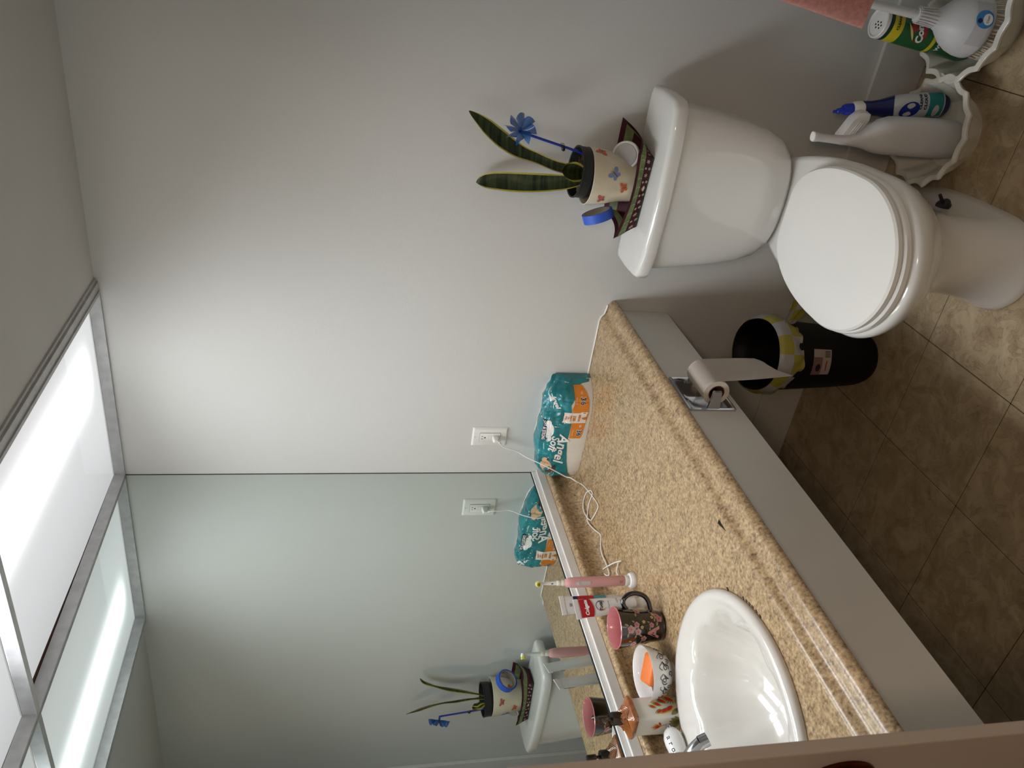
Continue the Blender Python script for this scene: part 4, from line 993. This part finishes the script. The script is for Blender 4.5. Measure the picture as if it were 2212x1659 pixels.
# ================================================================ WASTE BIN
bn = thing('waste_bin', 'black oval waste bin with a yellow and white checked liner bag', 'waste bin', (.586, -.198, 0))
BROT = math.atan2(.87, -.49)
def bring(z, a, b_, n=48): return ring(0, 0, z, a, b_, n, p=2.2, rot=BROT)
bx = lambda z: interp([(0, .092), (.02, .104), (.10, .114), (.25, .128), (.345, .138)], z)
bq = lambda z: interp([(0, .072), (.02, .084), (.10, .092), (.25, .102), (.345, .108)], z)
BINB = mat('bin_black', (8, 8, 9), .55, vscale=20, spec=.25)
obj('bin_wall', loft([bring(z, bx(z), bq(z)) for z in (0, .004, .012, .03, .10, .20, .30, .340)]+[bring(.345, .1355, .1055), bring(.343, .131, .101), bring(.30, .114, .097), bring(.06, .10, .083), bring(.058, .01, .01)]), BINB, bn, 50)
# gingham: two woven sets of stripes
m = bpy.data.materials.new('checked_bag_film'); m.use_nodes = True; nt = m.node_tree; b = nt.nodes['Principled BSDF']; b.inputs['Roughness'].default_value = .4
at = nt.nodes.new('ShaderNodeUVMap'); ck = nt.nodes.new('ShaderNodeTexChecker'); ck.inputs['Scale'].default_value = 1.0
ck.inputs['Color1'].default_value = lin((164, 158, 62)); ck.inputs['Color2'].default_value = lin((172, 172, 174))
nt.links.new(at.outputs[0], ck.inputs['Vector']); nt.links.new(ck.outputs['Color'], b.inputs['Base Color']); BAG = m
def uvmesh(name, G, material, parent, su, sv, closed=False):
    bm = NB(); uv = bm.loops.layers.uv.new('UVMap'); V = [[bm.verts.new(p) for p in row] for row in G]; n_ = len(V); m2 = len(V[0])
    for i in range(n_ if closed else n_-1):
        for j in range(m2-1):
            i2 = (i+1) % n_; f = bm.faces.new((V[i][j], V[i2][j], V[i2][j+1], V[i][j+1]))
            for lp, (a, c) in zip(f.loops, ((i, j), (i+1, j), (i+1, j+1), (i, j+1))): lp[uv].uv = (a*su+.01, c*sv+.01)
    me = bpy.data.meshes.new(name); bm.to_mesh(me); bm.free(); me.materials.append(material)
    me.polygons.foreach_set('use_smooth', [True]*len(me.polygons)); o = bpy.data.objects.new(name, me); COL.objects.link(o); o.parent = parent; return o
G = []
nseg = 96
for i in range(nseg):
    t = 2*PI*i/nseg; row = []
    fall = .070+.012*math.sin(t*2+1)+.006*math.sin(t*5)+.018*max(0, math.cos(t+.6))
    for j in range(12):
        v = j/11; z = .3475-fall*v; out = .0015+.010*math.sin(PI*min(1, v*1.1))+.0035*math.sin(t*9+v*7)*v+.0025*math.sin(t*17-v*9)*v
        if j == 0: out = -.003
        p = bring(max(z, .24), bx(z)+out, bq(z)+out, nseg)[i]; row.append((p[0], p[1], z))
    G.append(row)
uvmesh('liner_bag', G, BAG, bn, 14/nseg, 2.2/12, True)
G = []   # gathered tail of the bag, sticking out towards the toilet
c0 = Vector((.098, -.035, .300)); dr = Vector((.80, .18, -.42)).normalized(); sdv = Vector((.15, -.55, .80)).normalized(); nr = dr.cross(sdv)
for i in range(17):
    u = i/16*2-1; row = []
    for j in range(9):
        v = j/8; wv = lerp(.014, .070, v**.8); p = c0+dr*(.115*v*(1-.25*u*u))+sdv*u*wv+nr*(.012*math.sin(u*5+1)*v); row.append(tuple(p))
    G.append(row)
o = uvmesh('bag_tail', G, BAG, bn, 4/16, 3/8)
lb = mat('bin_sticker', (176, 164, 158), .5)
ba = -1.22; pmb = lambda x, y, off: Vector(((bq(y)*1.11+off)*math.cos(ba+x/.10), (bq(y)*1.11+off)*math.sin(ba+x/.10), y))
def pmb(x, y, off):
    t = ba+x/.10; a, b_ = bx(y)+off, bq(y)+off
    # point on the rotated oval in direction t
    c, s = math.cos(t-BROT), math.sin(t-BROT); r = 1/((abs(c)/a)**2.2+(abs(s)/b_)**2.2)**(1/2.2)
    return Vector((r*math.cos(t), r*math.sin(t), y))
Print().band(-.030, .030, .175, .235, 10, 4).build('sticker', pmb, lb, bn, .0015)
Print().band(-.030, .012, .205, .235, 8, 3).build('sticker_photo', pmb, mat('sticker_mauve', (132, 96, 100), .5), bn, .0022)
Print().ell(-.012, .218, .009, .008).build('sticker_dark_print', pmb, DARK, bn, .0030)
for i in range(6): Print().band(.012+i*.0026, .0132+i*.0026, .180, .198, 1, 1).build('barcode_bar', pmb, DARK, bn, .0024)
Print().line([(-.020, .190), (-.006, .192), (.004, .190)], .0035).build('sticker_red_print', pmb, RED, bn, .0024)

# ================================================================ FLUTED BOWLS, BOTTLES, BRUSH, CAN, TOWEL
FLU = mat('fluted_white', (222, 220, 210), .28, coat=.3, vscale=8, col2=(214, 211, 199))
def fluted(name, label, c, R, H, nl, ph, par_rot=0):
    o = thing(name, label, 'planter bowl', c)
    def rg(z, r, am, n=140):
        out = []
        for i in range(n):
            t = 2*PI*i/n+ph; k = 1-am*abs(math.cos(t*nl/2))**1.0; out.append((r*k*math.cos(t), r*k*math.sin(t), z-am*.04*abs(math.cos(t*nl/2))))
        return out
    bm = loft([rg(0, R*.60, .0), rg(.006, R*.62, .02), rg(H*.35, R*.76, .06), rg(H*.7, R*.88, .085), rg(H*.88, R*.955, .085), rg(H*.91, R*.995, .085), rg(H*.98, R*1.005, .085), rg(H, R*.985, .085), rg(H*1.0, R*.905, .085), rg(H*.96, R*.885, .085), rg(H*.66, R*.83, .09), rg(H*.35, R*.71, .06), rg(.012, R*.58, .02), rg(.011, R*.02, 0)])
    obj('bowl_wall', bm, FLU, o, 45); return o
fluted('fluted_bowl', 'white scalloped bowl holding cleaner bottles beside the toilet', (1.264, -.224, .0002), .141, .088, 15, .1)
fluted('fluted_bowl', 'white scalloped bowl holding the scrub brush and green cleanser can', (1.526, -.202, .0002), .150, .092, 15, .35)
GW = mat('greyish_white_plastic', (214, 213, 214), .42)
nb = thing('long_neck_bottle', 'white plastic squeeze bottle with long thin neck in scalloped bowl by toilet', 'bottle', (1.252, -.236, .014), rot=(.0, -.03, 0))
obj('body', loft([ring(dx, 0, z, rx, ry, 40, p=2.6) for z, rx, ry, dx in ((0, .040, .034, 0), (.006, .046, .039, 0), (.06, .048, .041, 0), (.15, .047, .040, 0), (.195, .046, .038, -.001), (.222, .041, .033, -.004), (.240, .032, .026, -.009), (.258, .022, .018, -.014), (.275, .0155, .014, -.018), (.300, .0120, .0115, -.0195), (.35, .0098, .0098, -.018), (.380, .0100, .0100, -.016), (.392, .0122, .0122, -.015), (.396, .0118, .0118, -.015))]), GW, nb, 50)
o = obj('neck_mouth', lathe([(.0105, .3955), (.0108, .3968), (.004, .3969)], n=24), mat('bright_white', (244, 244, 242), .4), nb); o.location = (-.015, 0, 0)
tcb = thing('toilet_cleaner_bottle', 'blue-capped toilet cleaner bottle with white, blue and teal label', 'bottle', (1.322, -.158, .014), rot=(.02, -.14, -.25)); tcb.scale = (.95, .95, .90)
BLU = mat('deep_blue_plastic', (14, 26, 96), .3, coat=.3); BLC = mat('blue_cap', (24, 52, 176), .3)
cr_ = lambda z: interp([(0, .026), (.008, .031), (.10, .032), (.17, .028), (.21, .020), (.24, .0175), (.262, .019)], z)
obj('body', loft([ring(0, 0, z, cr_(z)*1.12, cr_(z)*.86, 32) for z in (0, .008, .05, .10, .14, .17, .19, .21, .235, .262)]), BLU, tcb, 50)
obj('collar', loft([ring(0, 0, z, r, n=28) for z, r in ((.258, .0185), (.260, .0205), (.285, .0195), (.290, .0165))]), WHITEP, tcb, 40)
obj('cap', loft([ring(dx, 0, z, r, n=20) for z, r, dx in ((.288, .0155, 0), (.308, .0150, 0), (.316, .0125, 0), (.3165, .0085, -.002), (.334, .0070, -.004), (.336, .0045, -.004), (.345, .0040, -.005))]), BLC, tcb, 40)
tm = lambda x, y, off: Vector(((cr_(y)*1.12+off)*math.cos(-.95+x/.03), (cr_(y)*.86+off)*math.sin(-.95+x/.03), y))
Print().band(-.040, .040, .020, lambda x: .165+.012*math.cos(x*40), 24, 10).build('white_label', tm, mat('label_white', (206, 208, 210), .4), tcb, .0006)
Print().ell(-.016, .128, .019, .030, .2, 22).build('blue_drop_print', tm, mat('label_blue', (20, 40, 140), .35), tcb, .0014)
Print().band(-.036, .030, .024, lambda x: .070-.10*abs(x+.01)**1.0*.3, 20, 6).build('teal_print', tm, mat('label_teal', (42, 138, 142), .35), tcb, .0012)
Print().ell(-.020, .046, .014, .010).build('white_oval_print', tm, mat('label_white', (206, 208, 210), .4), tcb, .0022)
lettering('CLEANS', .0105, tm, NAVY, tcb, (.004, .096), bold=.0005, off=.002); lettering('CLOUD', .0115, tm, NAVY, tcb, (.004, .081), bold=.0005, off=.002)
sb = thing('flip_top_bottle', 'small bottle with wide ribbed white flip cap behind the long-necked bottle', 'bottle', (1.236, -.172, .014), rot=(0, .03, -.2))
obj('body', loft([ring(0, 0, z, a, b_, 28) for z, a, b_ in ((0, .022, .018), (.01, .026, .020), (.17, .026, .020), (.215, .018, .016), (.235, .013, .013))]), GW, sb, 50)
bm = loft([[(x*sx_, y, z-x*sx_*.30) for x, y in ((-.046, -.010), (-.034, -.015), (.038, -.015), (.046, -.010), (.046, .010), (.034, .015), (-.036, .015), (-.046, .010))] for z, sx_ in ((.236, .80), (.240, .95), (.262, 1.0), (.272, .9), (.275, .7))])
obj('flip_cap', bm, WHITEP, sb, 40)
for k in range(3): obj('cap_rib', tube([(-.022, -.0155, .247+k*.006+.0066), (.022, -.0155, .247+k*.006-.0066)], .0012, 6), WHITEP, sb)
Print().band(-.02, .02, .14, .19, 6, 2).build('blue_label', lambda x, y, off: Vector((x, -.0195-off, y)), mat('label_blue', (20, 40, 140), .35), sb, .001)

br_ = thing('scrub_brush', 'white dome-headed scrub brush with cream bristles and long handle', 'brush', (1.512, -.246, .050), rot=(-.10, .05, 0)); br_.scale = (.82, .82, .84)
obj('brush_dome', lathe([(.080, .040), (.0845, .042), (.086, .052), (.084, .072), (.077, .095), (.064, .118), (.048, .137), (.034, .152), (.0255, .170), (.0215, .195), (.0200, .222), (.0195, .226)], n=56), GW, br_, 60)
for k in range(18):
    a = k*2*PI/18; obj('grip_rib', tube([(.0222*math.cos(a), .0222*math.sin(a), .224), (.0228*math.cos(a), .0228*math.sin(a), .198), (.0262*math.cos(a), .0262*math.sin(a), .172)], [.0016, .0020, .0008], 5), GW, br_)
obj('handle', tube([(0, 0, .220), (.004, .003, .40), (.030, .014, .98)], [.0128, .0122, .0120], 20), GW, br_, True)
bm = NB(); rnd = random.Random(5)
for i in range(190):
    a = i*2.39996; r = .078*math.sqrt((i+.5)/190); p = Vector((r*math.cos(a), r*math.sin(a), .041)); q = p+Vector((rnd.uniform(-.004, .004)+p.x*.05, rnd.uniform(-.004, .004)+p.y*.05, -.036-rnd.random()*.003))
    for e_ in range(3):
        dd = Vector((rnd.uniform(-.0022, .0022), rnd.uniform(-.0022, .0022), 0)); add_tube(bm, [p+dd*.4, q+dd], .0013, 4)
o = obj('bristles', bm, mat('cream_bristle', (232, 218, 198), .8), br_); o['kind'] = 'stuff'
dmp = tmap(-1.42, lambda z: interp([(.04, .082), (.052, .0868), (.072, .0848), (.095, .078), (.118, .065), (.137, .049)], z))
Print().band(-.062, .062, .048, .094, 18, 5).build('clear_sticker', dmp, mat('frosted_sticker', (196, 194, 196), .25), br_, .0010)
Print().ell(.012, .072, .024, .024, n=22).build('blue_round_sticker', dmp, mat('sticker_blue', (52, 132, 196), .35), br_, .0018)
Print().ell(.012, .066, .015, .013, n=18).build('white_round_print', dmp, WINK, br_, .0024); Print().ell(.006, .086, .0065, .006).build('navy_dot_print', dmp, NAVY, br_, .0026)
lettering('Clean', .0085, dmp, NAVY, br_, (.012, .066), off=.0030)

can = thing('cleanser_can', 'green and yellow cleanser powder can with white sprinkle top behind the brush', 'can', (1.462, -.152, .016), rot=(-.03, .11, 0))
CR = .0365; CH = .262
obj('can_body', lathe([(CR-.001, 0), (CR, .002), (CR, CH-.012), (CR-.0005, CH-.011)], n=48), mat('can_green', (22, 92, 46), .35, coat=.3), can, 40)
obj('top_cap', lathe([(CR-.0004, CH-.012), (CR+.0008, CH-.011), (CR+.0008, CH-.002), (CR-.001, CH), (CR-.004, CH-.001), (CR-.0045, CH-.0035), (.001, CH-.003)], n=48), WHITEP, can, 35)
for dx, dy in ((0, 0), (.0065, .0065), (-.0065, .0065), (.0065, -.0065), (-.0065, -.0065), (0, .012), (0, -.012)):
    o = obj('sprinkle_hole', tube([(dx-.006, dy-.004, CH-.0031), (dx-.006, dy-.004, CH-.0022)], .0022, 10), DARK, can)
cm = tmap(-1.02, lambda z: CR)
YB = mat('can_yellow', (214, 196, 36), .35, coat=.3); CRD = mat('can_red', (176, 28, 34), .35, coat=.3)
Print().band(-.114, .114, CH-.050, CH-.022, 48, 2).build('yellow_band', cm, YB, can, .0005)
Print().band(-.114, .114, CH-.020, CH-.012, 48, 1).build('dark_green_band', cm, mat('can_dark_green', (12, 52, 44), .35), can, .0005)
Print().band(-.114, .114, .112, .122, 48, 1).build('yellow_stripe', cm, YB, can, .0005)
Print().ell(-.010, .168, .034, .022, .35, 28).build('red_oval', cm, CRD, can, .0009); Print().ell(.026, .138, .0125, n=20).build('lemon_print', cm, YB, can, .0011)
Print().leaf(-.040, .172, -.004, .200, .003).build('comet_tail_print', cm, mat('pale_yellow', (230, 214, 120), .4), can, .0014)
lettering('Comet', .024, cm, WINK, can, (-.010, .166), rot=.35, shear=.2, bold=.0012, off=.0018)
lettering('WITH BLEACH', .0135, cm, WINK, can, (-.004, .096), rot=0, bold=.0006, off=.0012)
lettering('CLEANSER', .0095, cm, INK, can, (-.004, CH-.036), bold=.0003, off=.0012)

tw = thing('pink_towel', 'pink terry hand towel hanging in folds at the right edge', 'towel', (1.60, -.36, 1.10))
G = []; nz_ = 30; na = 72
for j in range(nz_+1):
    v = j/nz_; z = -v*.625; row = []
    spread = lerp(.012, .085, v**.8)
    for i in range(na):
        t = 2*PI*i/na; k = 1+.24*math.sin(t*4+v*1.2)+.12*math.sin(t*7+2)
        x = spread*k*math.cos(t)*(.95-.10*math.sin(PI*v))-.016*v; y = spread*k*math.sin(t)*.55
        zz = z-(.020*(-math.cos(t))*v**3 if v > .5 else 0)+.010*math.sin(t*4)*v**4
        row.append((x, y, zz))
    G.append(row)
obj('cloth', loft(G, True, True), mat('pink_terry', (208, 146, 132), .95, bump=.6, bscale=420, vscale=120, col2=(190, 126, 114), sheen=.3), tw, 60)
hk = thing('wall_hook', 'chrome wall hook on the right wall holding the pink towel', 'hook', (XR, -.36, 1.10))
obj('plate', box((-.006, -.016, -.02), (0, .016, .025), .003, 2), CHROME, hk); obj('arm', tube(smooth_path([(-.004, 0, .01), (-.035, 0, .002), (-.068, 0, -.002), (-.082, 0, .008), (-.084, 0, .026)], 4), .004, 10), CHROME, hk, True)

# ================================================================ group the hierarchy: prints and details sit on the part that carries them
bpy.context.view_layer.update()
def ident(o): return o.location.length < 1e-9 and all(abs(a) < 1e-9 for a in o.rotation_euler)
CARRY = {'slot': 'receptacle', 'ground_hole': 'receptacle', 'test_button': 'receptacle', 'reset_button': 'receptacle', 'screw': 'cover_plate', 'gap_line': 'cover_plate',
         'bristles': 'brush_head', 'dark_bristles': 'brush_head', 'neck_mark': 'brush_neck', 'button_panel': 'handle', 'power_button': 'handle', 'sprinkle_hole': 'top_cap',
         'aerator': 'spout', 'cap_rib': 'flip_cap', 'woven_relief': 'lid', 'nozzle': 'pump_head', 'bark_chips': 'soil', 'neck_mouth': 'body'}
for t_ in [o for o in COL.objects if o.parent is None]:
    kids = list(t_.children)
    if not kids or t_.name.startswith('floor'): continue
    base = {}
    for c in kids: base.setdefault(c.name.split('.')[0], c)
    main = kids[0]
    for c in kids:
        nm = c.name.split('.')[0]; tgt = None
        if nm in CARRY and CARRY[nm] in base: tgt = base[CARRY[nm]]
        elif nm in ('bristles',) and 'brush_dome' in base: tgt = base['brush_dome']
        elif (nm.endswith('_print') or nm in ('lettering', 'letter_a', 'underline', 'barcode_bar', 'red_banner', 'navy_banner', 'red_stripe', 'teal_stripe', 'red_oval', 'yellow_band', 'dark_green_band', 'yellow_stripe',
              'white_label', 'blue_label', 'orange_band', 'roll_icon', 'roll_icon_core', 'navy_ribbon', 'sticker', 'clear_sticker', 'blue_round_sticker', 'grip_rib')):
            for k_ in ('cup', 'bowl_wall', 'tube_body', 'can_body', 'bottle', 'brush_dome', 'wrapped_rolls', 'bin_wall', 'pot_wall', 'handle', 'tray_shell', 'body'):
                if k_ in base: tgt = base[k_]; break
        if tgt is None or tgt is c: continue
        c.parent = tgt; c.matrix_parent_inverse = Matrix.Identity(4)
        if not ident(tgt): c.location = c.location - tgt.location
for o in list(COL.objects):
    if o.name.startswith('fluorescent_trough'):
        o.parent = lf; o.location = o.location-Vector(lf.location)
        for k_ in ('label', 'category'):
            if k_ in o: del o[k_]
